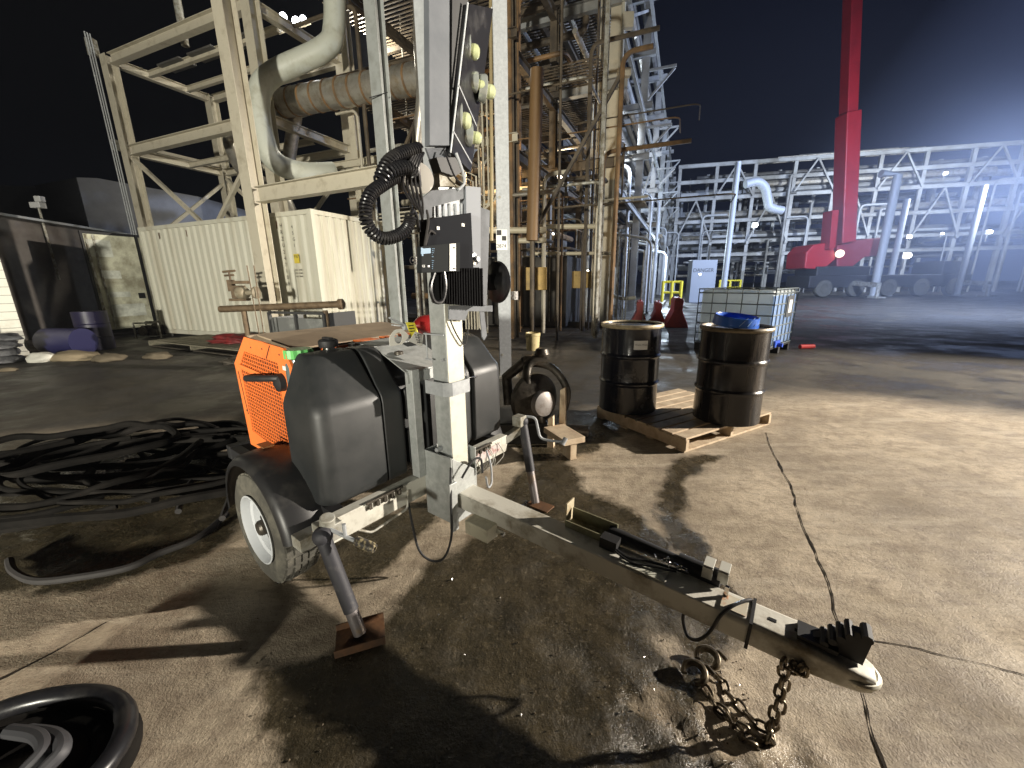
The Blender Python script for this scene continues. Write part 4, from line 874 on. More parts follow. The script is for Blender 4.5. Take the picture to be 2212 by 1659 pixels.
for i in range(3): text('MAX 30480', .045, CPt(.72, .016, 1.72-.07*i), f1, VZ, lblk, CT)
b = MB()
for a in (1.10, 1.9, 4.4, 5.6): b.box(CPt(a, .014, 2.72), (.03, .004, .16), (f1, f2, VZ))
b.build('lashing_mark', rust, CT)
# doors swung open at the far end
hA = CPt(cl, 0, 0); 
dA = Vector(D(350, 508, 2.95)); dA.z = 0; dM = Vector(D(286, 502, 2.95)); dM.z = 0; dB = Vector(D(168, 492, 2.95)); dB.z = 0
def leaf(a, c, m, name='container_door'):
    X = (c-a).normalized(); Y = Vector((-X.y, X.x, 0)); L_ = (c-a).length; b = MB(); b.box((a+c)/2+VZ*1.52, (L_, .05, 2.66), (X, Y, VZ)); o = b.build(name, m, CT, .004)
    g_ = MB()
    for z in (.19, 2.85): g_.box((a+c)/2+VZ*z, (L_, .065, .07), (X, Y, VZ))
    g_.box(c-X*.02+VZ*1.52, (.05, .07, 2.72), (X, Y, VZ)); g_.build('door_gasket', blkm, o)
    return o, X, Y
# leaf visible inner face
o1, X1, Y1 = leaf(dM, dB, creamd); o2, X2, Y2 = leaf(dA, dM+ (dA-dM).normalized()*.03, mat('plain_drab_door', (.42, .41, .31), .65, 0, (.14, .13, .10), 1.2, .4, .7))
nrm = Y1 if Y1.dot(Vector((0, -1, 0))) > 0 else -Y1
Lf = (dB-dM).length; ppm = mat('pale_patch', (.70, .72, .64), .6, 0, (.34, .35, .30), 4, .4, .7)
for a_, z_, w_, h_ in ((.70, 2.45, .30, .45), (.62, 1.75, .26, .22), (.45, .75, .5, .35), (.55, 1.2, .3, .15)): MB().box(dM+(dB-dM)*a_+VZ*z_+nrm*.028, (w_*1.6, .004, h_), (X1, Y1, VZ)).build('paint_patch', ppm, o1)
b = MB()
for a_ in (.80, .93): b.tube([dM+(dB-dM)*a_+nrm*.05+VZ*.25, dM+(dB-dM)*a_+nrm*.05+VZ*2.8], .02, 8)
b.build('lock_rod', galvd, o1)
b = MB(); b.box(dM+(dB-dM)*.12+VZ*1.15+nrm*.03, (.16, .01, .16), (X1, Y1, VZ)); b.build('vent', blkm, o1)

# ------------------------------------------------------------------ sheds and buildings at the left
s1 = thing('shed', 'narrow white sided shed at the left edge', 'shed', (-9.6, 7.9, 0))
pa = Vector((-10.25, 8.4, 0)); sy = Vector((-.79, .61, 0)); sx = Vector((.61, .79, 0))*1.0
def boxwall(o, X, Y, lx, ly, h, name, m, parent, bev=0): b = MB(); b.box(Vector(o)+X*lx/2+Y*ly/2+VZ*h/2, (lx, ly, h), (X, Y, VZ)); return b.build(name, m, parent, bev)
w1 = boxwall(pa, -sx, sy, 2.4, 2.6, 2.40, 'siding_wall', shedw, s1)
b = MB()
for i in range(14): b.box(pa-sx*1.2+VZ*(.12+i*.165)-sy*.006, (2.4, .012, .012), (sx, sy, VZ))
b.box(pa-sx*.30+VZ*1.2-sy*.01, (.03, .015, 2.2), (sx, sy, VZ)); b.build('siding_groove', mat('grey_groove', (.25, .25, .22), .7), w1)
b = MB(); b.prism([pa-sx*2.5+VZ*2.4-sy*.1, pa+sx*.02+VZ*2.4-sy*.1, pa-sx*.35+VZ*2.55-sy*.1, pa-sx*2.5+VZ*2.75-sy*.1], sy*2.8); b.build('roof', roofm, s1)
b = MB(); b.box(pa-sx*.42+VZ*1.75-sy*.03, (.14, .05, .24), (sx, sy, VZ)); b.build('meter_box', galvd, s1)
s2 = thing('shed', 'long low grey brown shed with a shallow roof behind the open container door', 'shed', (-14, 13, 0))
wa_ = Vector(AY(-260, 497, 8.8)); wb_ = Vector(AY(330, 505, 17.5)); wa_.z = wb_.z = 0; g1 = (wb_-wa_).normalized(); g2_ = Vector((-g1.y, g1.x, 0)); Lw = (wb_-wa_).length
boxwall(wa_, g1, g2_, Lw, 4, 3.25, 'wall', shedg, s2)
b = MB(); b.prism([wa_+VZ*3.25-g2_*.3, wa_+VZ*3.65+g2_*2, wa_+VZ*3.25+g2_*4.3], g1*Lw); b.build('roof', roofm, s2)
b = MB(); b.bar(wa_+VZ*3.27-g2_*.34, wb_+VZ*3.27-g2_*.34, .06, .06); b.build('gutter', galvb, s2)
# big pale building far left
bb = thing('warehouse', 'large plain grey building rising behind the left sheds', 'building', (-28, 26, 0))
q0 = Vector(D(182, 505, 3)); 
yb = 22.
def up(px, py, Y): return Vector(AY(px, py, Y))
pA = up(165, 383, 22); pB = up(430, 425, 26); pC = up(0, 398, 26); pD = up(75, 400, 24)
b = MB(); a_, c_ = pA, pB; b.add([Vector((a_.x, a_.y, 0)), Vector((c_.x, c_.y, 0)), c_, a_], [(0, 1, 2, 3)]); dv = Vector((-.3, 8, 0))
b = MB(); b.prism([Vector((a_.x, a_.y, 0)), Vector((c_.x, c_.y, 0)), c_, a_.lerp(c_, .15)+VZ*.12, a_], dv); b.build('wall', bldg, bb)
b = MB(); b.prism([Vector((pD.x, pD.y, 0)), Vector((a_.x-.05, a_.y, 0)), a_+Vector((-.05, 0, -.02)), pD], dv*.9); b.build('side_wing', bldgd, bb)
b = MB(); b.prism([Vector((pC.x-6, pC.y, 0)), Vector((pD.x-.05, pD.y+.3, 0)), pD+Vector((-.05, .3, 0)), pC+Vector((-6, 0, .2))], dv*.8); b.build('rear_wing', mat('slate_wing', (.14, .15, .165), .8), bb)
sp_ = thing('floodlight', 'small white floodlight head on a post above the left shed roof', 'floodlight', (-12.6, 11.3, 0))
p_ = up(84, 450, 12.5); b = MB(); b.tube([p_-VZ*2.0, p_], .03, 8); b.build('post', galvd, sp_)
b = MB(); b.box(p_+VZ*.08, (.30, .2, .16)); b.box(p_+Vector((.12, -.02, .24)), (.18, .16, .16)); b.build('lamp_head', mat('pale_lamp_head', (.5, .5, .5), .5), sp_, .02)

# drums, bags and junk near the left sheds
pd = thing('drum', 'dark purple blue drum beside the open container door', 'drum', tuple(Vector((-9.7, 9.1, 0))))
b = MB(); c = Vector((-9.7, 9.3, 0)); b.lathe([(.0005, 0), (.3, 0), (.3, .29), (.31, .30), (.3, .31), (.3, .59), (.31, .6), (.3, .61), (.3, .88), (.0005, .88)], c, VZ, 30); b.build('drum_body', purple, pd)
pd = thing('drum', 'dark blue drum lying on its side in front of the purple blue drum', 'drum', (-9.6, 8.6, 0))
b = MB(); c = Vector((-10.0, 8.6, .29)); b.lathe([(.0005, 0), (.28, 0), (.285, .28), (.28, .56), (.28, .85), (.0005, .85)], c, Vector((.95, -.1, 0)), 30); b.build('drum_body', mat('navy_drum', (.02, .02, .07), .35), pd)
def blob(name, label, cat, c, size, m, seed, group=None, n=3, amp=.3):
    bm = bmesh.new(); bmesh.ops.create_icosphere(bm, subdivisions=n, radius=1)
    for v in bm.verts:
        f_ = 1+amp*noise.fractal(v.co*1.6+Vector((seed*3.1, 0, 0)), .8, 2., 3); v.co = Vector((v.co.x*size[0]*f_, v.co.y*size[1]*f_, max(v.co.z*size[2]*f_, -size[2]*.35)))
    me_ = bpy.data.meshes.new(name); bm.to_mesh(me_); bm.free(); me_.materials.append(m)
    for p in me_.polygons: p.use_smooth = True
    o = bpy.data.objects.new(name, me_); COL.objects.link(o); o.location = Vector(c)+VZ*size[2]*.35; tag(o, label, cat, group); return o
bagm = mat('grey_bag_plastic', (.20, .20, .21), .5, 0, (.08, .08, .085), 5, .4, .65, None, .6, 9, .05)
for i in range(4): blob('bag_stack', ('lowest grey filled sack in the pile before the white sided shed', 'second sack up in the pile before the white sided shed', 'third sack up in the pile before the white sided shed', 'topmost grey sack of the pile before the white sided shed')[i], 'sack', (-9.9+random.uniform(-.06, .06), 7.6, .03+i*.14), (.42, .3, .12), bagm, i, 'sacks piled by the white sided shed')
blob('white_bag', 'crumpled white bag right of the grey sacks', 'bag', (-9.3, 7.8, 0), (.22, .2, .14), mat('white_bag_plastic', (.55, .54, .48), .5), 9)
blob('rag_heap', 'low heap of tan rags left of the blue drums', 'rags', (-8.9, 8.0, 0), (.5, .3, .12), mat('tan_rags', (.22, .18, .12), .9), 12)
for i, (x, y, s_) in enumerate(((-8.0, 7.8, .1), (-7.2, 8.0, .09), (-8.9, 6.9, .05))): blob('debris', ('small dull clod on the dark ground before the open door', 'small dull clod left of the old pallet', 'flat pale scrap at the left edge of the dark ground')[i], 'debris', (x, y, 0), (s_*3, s_*2, s_), mat('mud_clod', (.12, .10, .07), .9), 20+i)
bo = MB(); bo.box(Vector(D(60, 768, .02)), (1.0, .16, .03), (Vector((.97, .22, 0)), Vector((-.22, .97, 0)), VZ)); o = bo.build('timber', mat('pale_plank', (.40, .38, .28), .8, 0, (.25, .22, .16), 6, .4, .7)); tag(o, 'pale plank lying on the ground at the left edge', 'plank')
# old pallet with red tarp and scrap
op_ = Vector(D(322, 748)); oq = Vector(D(522, 772)); Xp = (oq-op_).normalized()
pallet('pallet', 'weathered grey pallet carrying the red tarp in front of the container', op_*1.0, Xp, Vector((-Xp.y, Xp.x, 0)), (oq-op_).length*1.0, 1.3, mat('weathered_wood', (.26, .24, .18), .85, 0, (.13, .12, .09), 8, .4, .68, None, .4, 60, .004), woodd, .14)
blob('tarp', 'crumpled dark red tarp on the weathered pallet', 'tarp', op_.lerp(oq, .75)+Vector((0, .75, .15)), (.62, .3, .13), mat('red_tarp', (.20, .02, .02), .6, 0, (.08, .01, .01), 5, .4, .65), 31, None, 4, .5)
MS = thing('scrap_machine', 'small grey engine frame standing between container door and weathered pallet', 'machine', tuple(D(330, 722)))
c = Vector(D(335, 728)); b = MB()
for dx in (-.35, .35):
    for dy in (-.2, .2): b.tube([c+Vector((dx, dy, 0)), c+Vector((dx, dy, .42))], .02, 8)
b.tube([c+Vector((-.35, -.2, .42)), c+Vector((.35, -.2, .42))], .02, 8); b.tube([c+Vector((-.35, .2, .42)), c+Vector((.35, .2, .42))], .02, 8); b.build('tube_frame', galvd, MS)
b = MB(); b.box(c+Vector((0, 0, .2)), (.4, .3, .28)); b.sphere(c+Vector((.18, -.1, .32)), .1); b.lathe([(.12, 0), (.12, .06), (.0005, .06)], c+Vector((-.1, -.2, .2)), (0, -1, 0), 18); b.build('engine_block', iron, MS, .01)
blob('hose_heap', 'dull heap of fittings at the corner of the weathered pallet', 'fittings', Vector(D(510, 785)), (.22, .16, .08), iron, 44, None, 3, .6)
# work table: pipe beam on stand with vise
WT = thing('pipe_stand_table', 'horizontal rusty pipe on stands carrying a pipe vise in front of the container', 'work stand', tuple(Vector((-5.4, 8.0, 0))))
Yt = 8.05; a = up(476, 668, Yt); c = up(738, 657, Yt-.3)
rp_ = mat('rusty_brown_pipe', (.17, .12, .07), .6, .2, (.09, .06, .035), 9, .4, .65)
b = MB(); b.tube([a, c], .065, 14); b.build('pipe_beam', rp_, WT); b = MB(); b.tube([c-(c-a).normalized()*.05, c+(c-a).normalized()*.02], .10, 14); b.build('pipe_flange', rp_, WT)
for px in (526, 702):
    t_ = up(px, 668, Yt-.1); b = MB(); b.tube([Vector((t_.x, t_.y, 0)), Vector((t_.x, t_.y, a.z-.04))], .05, 10); b.build('leg', rp_, WT)
b = MB(); v0 = up(520, 655, Yt); b.box(v0+VZ*.07, (.34, .16, .05)); b.box(v0+Vector((.0, 0, .22)), (.22, .14, .24)); b.box(v0+Vector((-.12, 0, .34)), (.09, .12, .22)); b.box(v0+Vector((.07, 0, .40)), (.30, .12, .06)); b.tube([v0+Vector((-.12, 0, .4)), v0+Vector((-.12, 0, .62))], .02, 8); b.tube([v0+Vector((-.24, 0, .60)), v0+Vector((-.0, 0, .62))], .022, 8); b.tube([v0+Vector((-.22, 0, .53)), v0+Vector((-.04, 0, .54))], .02, 8); b.build('vise', rp_, WT, .004)
b = MB(); b.lathe([(.0005, -.10), (.11, -.10), (.13, 0), (.11, .06), (.05, .08), (.05, .22), (.11, .24), (.12, .28), (.05, .30), (.0005, .30)], v0+Vector((.12, -.05, .20)), (1, -.1, 0), 18); b.build('vise_screw', mat('tan_casting', (.34, .30, .22), .5, .2, (.2, .16, .1), 9, .4, .7), WT)
for k_, px in enumerate((548, 556)):
    b = MB(); t_ = up(px, 660, Yt-.15); b.tube([Vector((t_.x+.02, t_.y, 0)), t_+Vector((.06*k_, 0, .75))], .012, 6); b.build('steel_rod', rp_, WT)
BN = thing('metal_bin', 'dull grey open steel bin with lid hanging under the pipe stand', 'bin', (-5.2, 8.4, 0))
a = up(588, 720, 8.5); X_ = f1; b = MB()
w_ = 1.55; o_ = Vector((a.x, a.y, 0)); H_ = .86
for q in (0, .5, 1): b.box(o_+f1*(w_*q)+VZ*H_/2, (.05, .06, H_), (f1, f2, VZ))
b.box(o_+f1*w_/2+VZ*H_, (w_, .05, .05), (f1, f2, VZ)); b.box(o_+f1*w_+f2*.4+VZ*H_/2, (.05, .8, H_), (f1, f2, VZ)); b.build('bin_frame', mat('dark_bin_frame', (.05, .05, .05), .6), BN)
b = MB(); b.box(o_+f1*w_/2+f2*.03+VZ*H_*.45, (w_-.06, .02, H_*.85), (f1, f2, VZ)); b.box(o_+f1*.02+f2*.4+VZ*H_*.45, (.02, .8, H_*.85), (f1, f2, VZ)); b.build('bin_panel', mat('grey_bin_panel', (.16, .165, .16), .6, 0, (.30, .31, .29), 3, .5, .7), BN)

# ------------------------------------------------------------------ steel columns near the trailer
def wcol(mb_, p, h, w=.24, t=.014, X=f1, Y=f2, z0=0.):
    p = Vector(p); c = p+VZ*(z0+(h-z0)/2); hh = h-z0
    mb_.box(c-Y*(w/2-t/2), (w, t, hh), (X, Y, VZ)); mb_.box(c+Y*(w/2-t/2), (w, t, hh), (X, Y, VZ)); mb_.box(c, (t, w-2*t-.001, hh), (X, Y, VZ)); return mb_
SF = thing('pipe_support_frame', 'tall beige steel frame of two columns and a cross beam in front of the container', 'steel frame', (-5.4, 9.2, 0))
c1_ = Vector((-5.42, 9.2, 0)); c2_ = Vector((-2.12, 7.62, 0))
wcol(MB(), c1_, 12, .30).build('column', steel, SF)
dirb = (c2_-c1_).normalized(); b = MB(); b.ibeam(c1_+dirb*.16+VZ*3.25, c2_-dirb*.14+VZ*3.25, .20, .30, .016); b.build('cross_beam', steel, SF)
b = MB(); b.ibeam(c1_+dirb*.16+VZ*7.9, c2_-dirb*.14+VZ*7.9, .20, .30, .016); b.build('cross_beam', steel, SF)
wcol(MB(), c2_, 12, .22).build('column', mat('grey_galvanised_column', (.36, .38, .37), .5, .2, (.24, .25, .23), 5, .45, .7), SF)
for z in (2.2, 4.4, 5.8):
    b = MB(); b.tube([c2_+VZ*z+Vector((.16, -.18, .02)), c2_+VZ*z+Vector((-.16, -.14, -.04))], .008, 6); b.build('tie_wire', blkm, SF)
GC = thing('steel_column', 'galvanised steel column with a black and white target sign behind the mast', 'column', (-.08, 6.04, 0))
pg = Vector((-.10, 6.05, 0)); gX = Vector((.995, .08, 0)).normalized(); gY = Vector((-gX.y, gX.x, 0))
b = MB(); w = .175
b.box(pg-gY*.09+VZ*5, (w, .014, 10), (gX, gY, VZ)); b.box(pg+gY*.09+VZ*5, (w, .014, 10), (gX, gY, VZ)); b.box(pg+VZ*5, (.012, .165, 10), (gX, gY, VZ)); b.box(pg+gX*(w/2-.006)+VZ*5-gY*.05, (.012, .06, 10), (gX, gY, VZ)); b.build('column_shaft', galvb, GC)
b = MB(); b.box(pg+VZ*.012, (.42, .36, .024), (gX, gY, VZ)); b.build('base_plate', galvd, GC)
for x_ in (-.15, .15):
    b = MB(); b.lathe([(.02, 0), (.02, .05), (.0005, .055)], pg+gX*x_-gY*.14+VZ*.024, VZ, 8); b.build('anchor_bolt', galvd, GC)
zs = 2.0; top = up(1087, 500, 5.95); sc = up(1087, 518, pg.y-.10)
b = MB(); b.box(Vector((pg.x-.02, pg.y-.103, sc.z))-gX*.0, (.155, .003, .27), (gX, gY, VZ)); sign = b.build('target_sign', lblw, GC)
b = MB(); cx = Vector((pg.x-.02, pg.y-.106, sc.z)); 
b.box(cx-gX*.036+VZ*.095, (.068, .002, .068), (gX, gY, VZ)); b.box(cx+gX*.034+VZ*.02, (.062, .002, .062), (gX, gY, VZ)); b.build('target_square', lblk, sign)
text('2874', .068, cx-gX*.072-VZ*.105, gX, VZ, lblk, sign)
b = MB()
for z in (.35, 2.55): b.lathe([(.018, 0), (.018, .006), (.0005, .006)], Vector((pg.x-.04, pg.y-.098, z)), -gY, 12)
b.build('bolt_hole', galvd, GC)

# ------------------------------------------------------------------ steel tower behind the container
SW = thing('steel_tower', 'beige cross braced steel tower rising behind the cream container', 'steel tower', (-12, 14, 0))
FL = Vector((-12.0, 14.05, 0)); FR = FL+f1*6.3; BL = FL+f2*2.9; BR = FR+f2*2.9; ZT = 8.0; ZM = 5.55
for p_ in (FL, FR, BL, BR): wcol(MB(), p_, ZT+.12, .30).build('column', steel, SW)
def bm_(a, c, z, h=.28, w=.2): return MB().ibeam(a+(c-a).normalized()*.155+VZ*z, c-(c-a).normalized()*.155+VZ*z, w, h, .016).build('beam', steel, SW)
for z in (ZT, ZM): bm_(FL, FR, z); bm_(BL, BR, z, .22); bm_(FL, BL, z, .22); bm_(FR, BR, z, .22)
for z_, off in ((ZT, .9), (ZT, 2.0), (ZM, 1.6)):
    MB().ibeam(FL+f2*off+f1*.2+VZ*(z_-.05), FR+f2*off-f1*.2+VZ*(z_-.05), .12, .16, .012).build('beam', steel, SW)
def br_(a, c): return MB().bar(a, c, .10, .10).build('brace', steel, SW)
mid = FL.lerp(FR, .52)
br_(FL+VZ*(ZM-.2)+f1*.1, mid+VZ*3.0); br_(mid+VZ*3.0+f1*.1, FR+VZ*(ZM-.2)-f1*.1); br_(BL+VZ*(ZM-.2)+f1*.1, BL.lerp(BR, .5)+VZ*2.9); br_(BL.lerp(BR, .5)+VZ*2.9, BR+VZ*(ZM-.2)); br_(FL+VZ*2.9+f2*.1, BL+VZ*(ZM-.3))
br_(FL+VZ*(ZM+.2), BL+VZ*(ZM+.2)+VZ*.01)
def pipe(pts, r, name, m, parent, rr=.35, n=14): return MB().tube(rounded(pts, rr, 6), r, n).build(name, m, parent)
pipe([FR+f2*1.5+VZ*6.35, FL+f1*2.5+f2*1.5+VZ*6.1, FL+f1*2.9+f2*1.5+VZ*5.0, FL+f1*4.6+f2*1.6+VZ*4.2, FL+f1*5.0+f2*1.6+VZ*2.8], .20, 'jacketed_pipe', alu, SW, .5)
pipe([FR+f2*.9+VZ*5.9, FR-f1*.6+f2*.9+VZ*4.6, FR+f2*.9+f1*.5+VZ*4.2], .17, 'jacketed_pipe', alu, SW, .4)
for k_ in range(3): pipe([FL+f1*.0-f2*(.25+.06*k_)-f1*.15+VZ*8.6, FL-f2*(.25+.06*k_)-f1*.15+VZ*2.9], .018, 'conduit', galvb, SW)
b = MB(); b.box(FL-f1*.28-f2*.2+VZ*8.3, (.2, .2, .45)); b.box(FL-f1*.25-f2*.2+VZ*5.7, (.14, .14, .3)); b.build('junction_box', galvd, SW, .01)
pipe([FL+f1*2.7+f2*.6+VZ*8.1, FL+f1*2.7+f2*.6+VZ*14], .10, 'vent_pipe', galvd, SW)
# tank-like platform bits on top (grating strips)
for k_ in range(3): MB().box(FL+f1*(1.5+1.5*k_)+f2*1.0+VZ*(ZT+.02), (1.1, .5, .05), (f1, f2, VZ)).build('grating_panel', fardk, SW)

# ------------------------------------------------------------------ process unit between the columns
PU = thing('process_unit', 'dense unit of stacked pipes, beams and insulated vessels behind the mast', 'process unit', (-2, 13, 0))
uo = np.array([-4.6, 11.9]); 
def U(a, b, z): return PL(uo, a, b, z)
for a in (0.3, 2.6, 4.9):
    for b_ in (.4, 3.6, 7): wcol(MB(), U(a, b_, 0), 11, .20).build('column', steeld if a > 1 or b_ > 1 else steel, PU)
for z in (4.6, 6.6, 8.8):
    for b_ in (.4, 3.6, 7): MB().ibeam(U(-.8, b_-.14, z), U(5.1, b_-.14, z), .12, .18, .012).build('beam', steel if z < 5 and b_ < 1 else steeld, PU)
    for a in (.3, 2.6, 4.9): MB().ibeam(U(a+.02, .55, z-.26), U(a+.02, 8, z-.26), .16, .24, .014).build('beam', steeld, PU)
# decks overhead
b = MB()
for z, b0_, b1_ in ((6.9, 2.6, 8), (9.1, .8, 8)):
    for q in range(int((b1_-b0_)/.16)): b.bar(U(-1.2, b0_+q*.16, z), U(6.4, b0_+q*.16, z), .05, .03)
b.build('grating_deck', steeld, PU)
pts = [up(722, -60, 11.2), up(722, 60, 11.2), up(700, 105, 11.1), up(590, 160, 10.9), up(560, 205, 10.8), up(565, 280, 10.8), up(590, 345, 10.8), up(650, 372, 11.0), up(720, 372, 11.6)]
MB().tube(smoothpath(pts, 8), .245, 20).build('large_insulated_pipe', pipew, PU)
# horizontal insulated duct
pa_, pb_ = up(575, 230, 12.2), up(930, 165, 10.6)
MB().tube([pa_, pb_], .33, 20).build('jacketed_duct', alu, PU)
b = MB(); dv_ = (pb_-pa_)
for q in range(13): c_ = pa_+dv_*(q+.5)/13; b.tube([c_, c_+dv_.normalized()*.05], .345, 20)
b.build('duct_band', brown, PU)
pipe([up(905, -20, 8.9), up(907, 110, 8.8), up(915, 200, 8.7), up(900, 330, 9)], .12, 'jacketed_pipe', alu, PU)
pipe([U(-.5, .3, 4.2), U(2.0, .3, 4.2), U(2.3, .3, 3.4), U(6, .3, 3.4)], .05, 'pipe', alu, PU)
rnd = random.Random(21); cnt = 0
match = [steel, brown, alu, steeld, steeld, galvd, steeld, brown, steeld]
for q in range(26):   # vertical pipes
    a = rnd.uniform(-.6, 6.4); b_ = rnd.uniform(.2, 5.5); zt_ = rnd.choice((3.2, 4.5, 4.5, 6.4, 8.6, 8.6)); r = rnd.choice((.02, .03, .03, .05, .08))
    m_ = rnd.choice(match)
    if rnd.random() < .5: pipe([U(a, b_, 0), U(a, b_, zt_), U(a+rnd.choice((-1, 1))*rnd.uniform(.8, 2), b_, zt_)], r, 'pipe', m_, PU, .25, 8)
    else: pipe([U(a, b_, 0), U(a, b_, zt_+1)], r, 'pipe', m_, PU, .2, 8)
for q in range(30):   # horizontal
    z = rnd.choice((1.0, 1.9, 2.2, 2.9, 3.2, 3.6, 3.9, 4.3, 5.2, 6.0, 6.3, 7.2, 8.3)); b_ = rnd.uniform(.3, 6.5); a = rnd.uniform(-1, 2.5); r = rnd.choice((.02, .03, .04, .06, .10)); L_ = rnd.uniform(2, 5)
    m_ = rnd.choice(match)
    if rnd.random() < .5: pipe([U(a, b_, z), U(a+L_, b_, z), U(a+L_, b_, z+rnd.choice((-1.5, 1.5)))], r, 'pipe', m_, PU, .25, 8)
    else: pipe([U(a, b_, z), U(a+L_, b_, z), U(a+L_, b_+1.5, z)], r, 'pipe', m_, PU, .25, 8)
for q in range(5): pipe([U(-.5, .05, 2.85+q*.09), U(4.2+q*.12, .05, 2.85+q*.09), U(4.2+q*.12, .05, 5.5)], .022, 'conduit', steel, PU, .35, 8)
# big rusty riser and boxes
pipe([up(1160, 150, 9.6), up(1150, 520, 9.6)], .14, 'rusty_riser', mat('orange_rust_riser', (.17, .10, .04), .6, 0, (.16, .09, .035), 3, .4, .65), PU)
pipe([up(1060, -10, 9), up(1062, 420, 9), up(1062, 520, 9)], .035, 'pipe', mat('tan_conduit', (.34, .27, .14), .5), PU)
for (x0, y0, x1, y1, Y) in ((1136, 578, 1180, 626, 10.2), (1238, 586, 1275, 622, 12.0)):
    a, c = up(x0, y0, Y), up(x1, y1, Y); b = MB(); b.box((a+c)/2, (abs(c.x-a.x), .3, abs(a.z-c.z))); b.build('ochre_box', amber, PU, .01)
for (x0, y0, x1, Y, r) in ((1040, 498, 1180, 9.8, .07), (1150, 490, 1300, 10.5, .06), (1120, 520, 1180, 9.9, .06), (1145, 548, 1330, 11, .045)):
    a, c = up(x0, y0, Y), up(x1, y0-1, Y); MB().tube([a, c], r, 10).build('cream_header_pipe', mat('cream_header', (.50, .45, .33), .5) if 'cream_header' not in bpy.data.materials else bpy.data.materials['cream_header'], PU)
b = MB()
for q in range(24):
    px = rnd.uniform(1105, 1420); Y = rnd.uniform(9.8, 15); a = up(px, rnd.uniform(480, 560), Y); b.tube([Vector((a.x, a.y, .2)), a], rnd.choice((.015, .02, .03)), 6)
o = b.build('instrument_tubing', galvd, PU)
o['kind'] = 'stuff'
vb = MB(); vb.box(U(3.0, 4.0, 1.1), (5.2, 2.2, 2.1), (f1, f2, VZ)); vb.build('equipment_skid', mat('dark_skid', (.035, .032, .028), .7, 0, (.09, .08, .065), 2, .5, .7), PU, .02)
b = MB(); b.lathe([(.0005, 0), (.4, .05), (.55, .25), (.55, 2.6), (.4, 2.8), (.0005, 2.85)], U(1.0, 2.4, 3.4), f1, 24); b.build('vessel', mat('tan_vessel', (.30, .25, .16), .6, 0, (.12, .09, .05), 2, .4, .65), PU)
b = MB(); b.lathe([(.0005, 0), (.9, 0), (.9, 3.4), (.6, 3.8), (.0005, 3.9)], U(.9, 5.2, 4.8), VZ, 28); b.build('vessel', mat('cream_vessel', (.48, .45, .34), .6, 0, (.26, .21, .13), 2, .4, .65), PU)
P3 = thing('pipe_bank', 'tight bank of thin conduits and brown pipes between galvanised column and long rack', 'pipe bank', tuple(U(2.5, -.3, 0)))
rnd = random.Random(77)
for q in range(44):
    a = rnd.uniform(.2, 7.4); b_ = rnd.uniform(-.4, 1.6); zt_ = rnd.uniform(2.2, 8.5); r_ = rnd.choice((.015, .02, .025, .035, .05)); m_ = rnd.choice((brown, steeld, steeld, galvd, steel, steeld))
    L_ = rnd.choice((-1, 1))*rnd.uniform(.5, 2.4)
    if q % 3: pipe([U(a, b_, .15), U(a, b_, zt_), U(a+L_, b_, zt_)], r_, 'riser', m_, P3, .25, 7)
    else: pipe([U(a, b_, zt_*.6+.8), U(a+abs(L_)*1.6, b_, zt_*.6+.8), U(a+abs(L_)*1.6, b_+1, zt_*.6+.8)], r_, 'crossover', m_, P3, .2, 7)
for q in range(6):
    MB().tube([U(4.0+q*.08, -.5, .3), U(4.0+q*.08, -.5, 3.2+.1*q), U(3.2, -.5, 3.8+.1*q)], .018, 7).build('riser', steel, P3)
for q in range(7):
    p_ = U(rnd.uniform(.5, 7), rnd.uniform(-.4, .8), rnd.uniform(.9, 2.8)); b = MB(); b.tube([p_-VZ*.10, p_+VZ*.10], .09, 10); b.tube([p_, p_-f2*.22], .025, 8); b.lathe([(.09, 0), (.10, .012), (.09, .024)], p_-f2*.22, -f2, 14); b.build('hand_valve', rnd.choice((iron, ironw)), P3)
for (a_, z0_, z1_) in ((1.2, 3.4, 6.0), (3.2, 4.8, 7.6), (5.6, 2.6, 5.4)): MB().bar(U(a_, .1, z0_), U(a_+1.8, .1, z1_), .07, .07).build('diagonal_brace', steeld, P3)
MB().tube([Vector((up(1150, 520, 9.6).x, 9.6, 0)), up(1150, 521, 9.6)], .06, 10).build('riser', steeld, P3)
lm_ = thing('floodlight', 'glaring white floodlights on the upper deck above the large pale pipe', 'floodlight', tuple(up(630, 40, 14.0)))
b = MB(); 
for (x_, y_, s_) in ((612, 36, .10), (622, 60, .09), (640, 46, .11), (655, 40, .08)): b.sphere(up(x_, y_, 14.0), s_, 8)
b.build('lamp_glass', lampon, lm_); b = MB(); b.bar(up(600, 70, 14.1), up(670, 48, 14.1), .08, .08); b.build('lamp_bracket', steel, lm_)
# small lit bulbs within the unit
for i, (x_, y_, Y, s_) in enumerate(((1155, 470, 12.6, .035), (1195, 505, 13, .03), (1145, 345, 12, .04), (1270, 585, 13, .03), (1228, 660, 14, .03))):
    t_ = thing('bulkhead_lamp', ('tiny lit lamp beside the rusty riser', 'tiny lit lamp right of the rusty riser near the middle pipes', 'small lit lamp high above the cream header pipes', 'small lit lamp near the right ochre box', 'tiny lit lamp low in front of the dark skid')[i], 'lamp', tuple(up(x_, y_, Y)))
    MB().sphere(up(x_, y_, Y), s_, 8).build('lamp_glass', lampw, t_); MB().box(up(x_, y_, Y)+VZ*(s_+.03), (.06, .06, .04)).build('lamp_cap', galvd, t_)

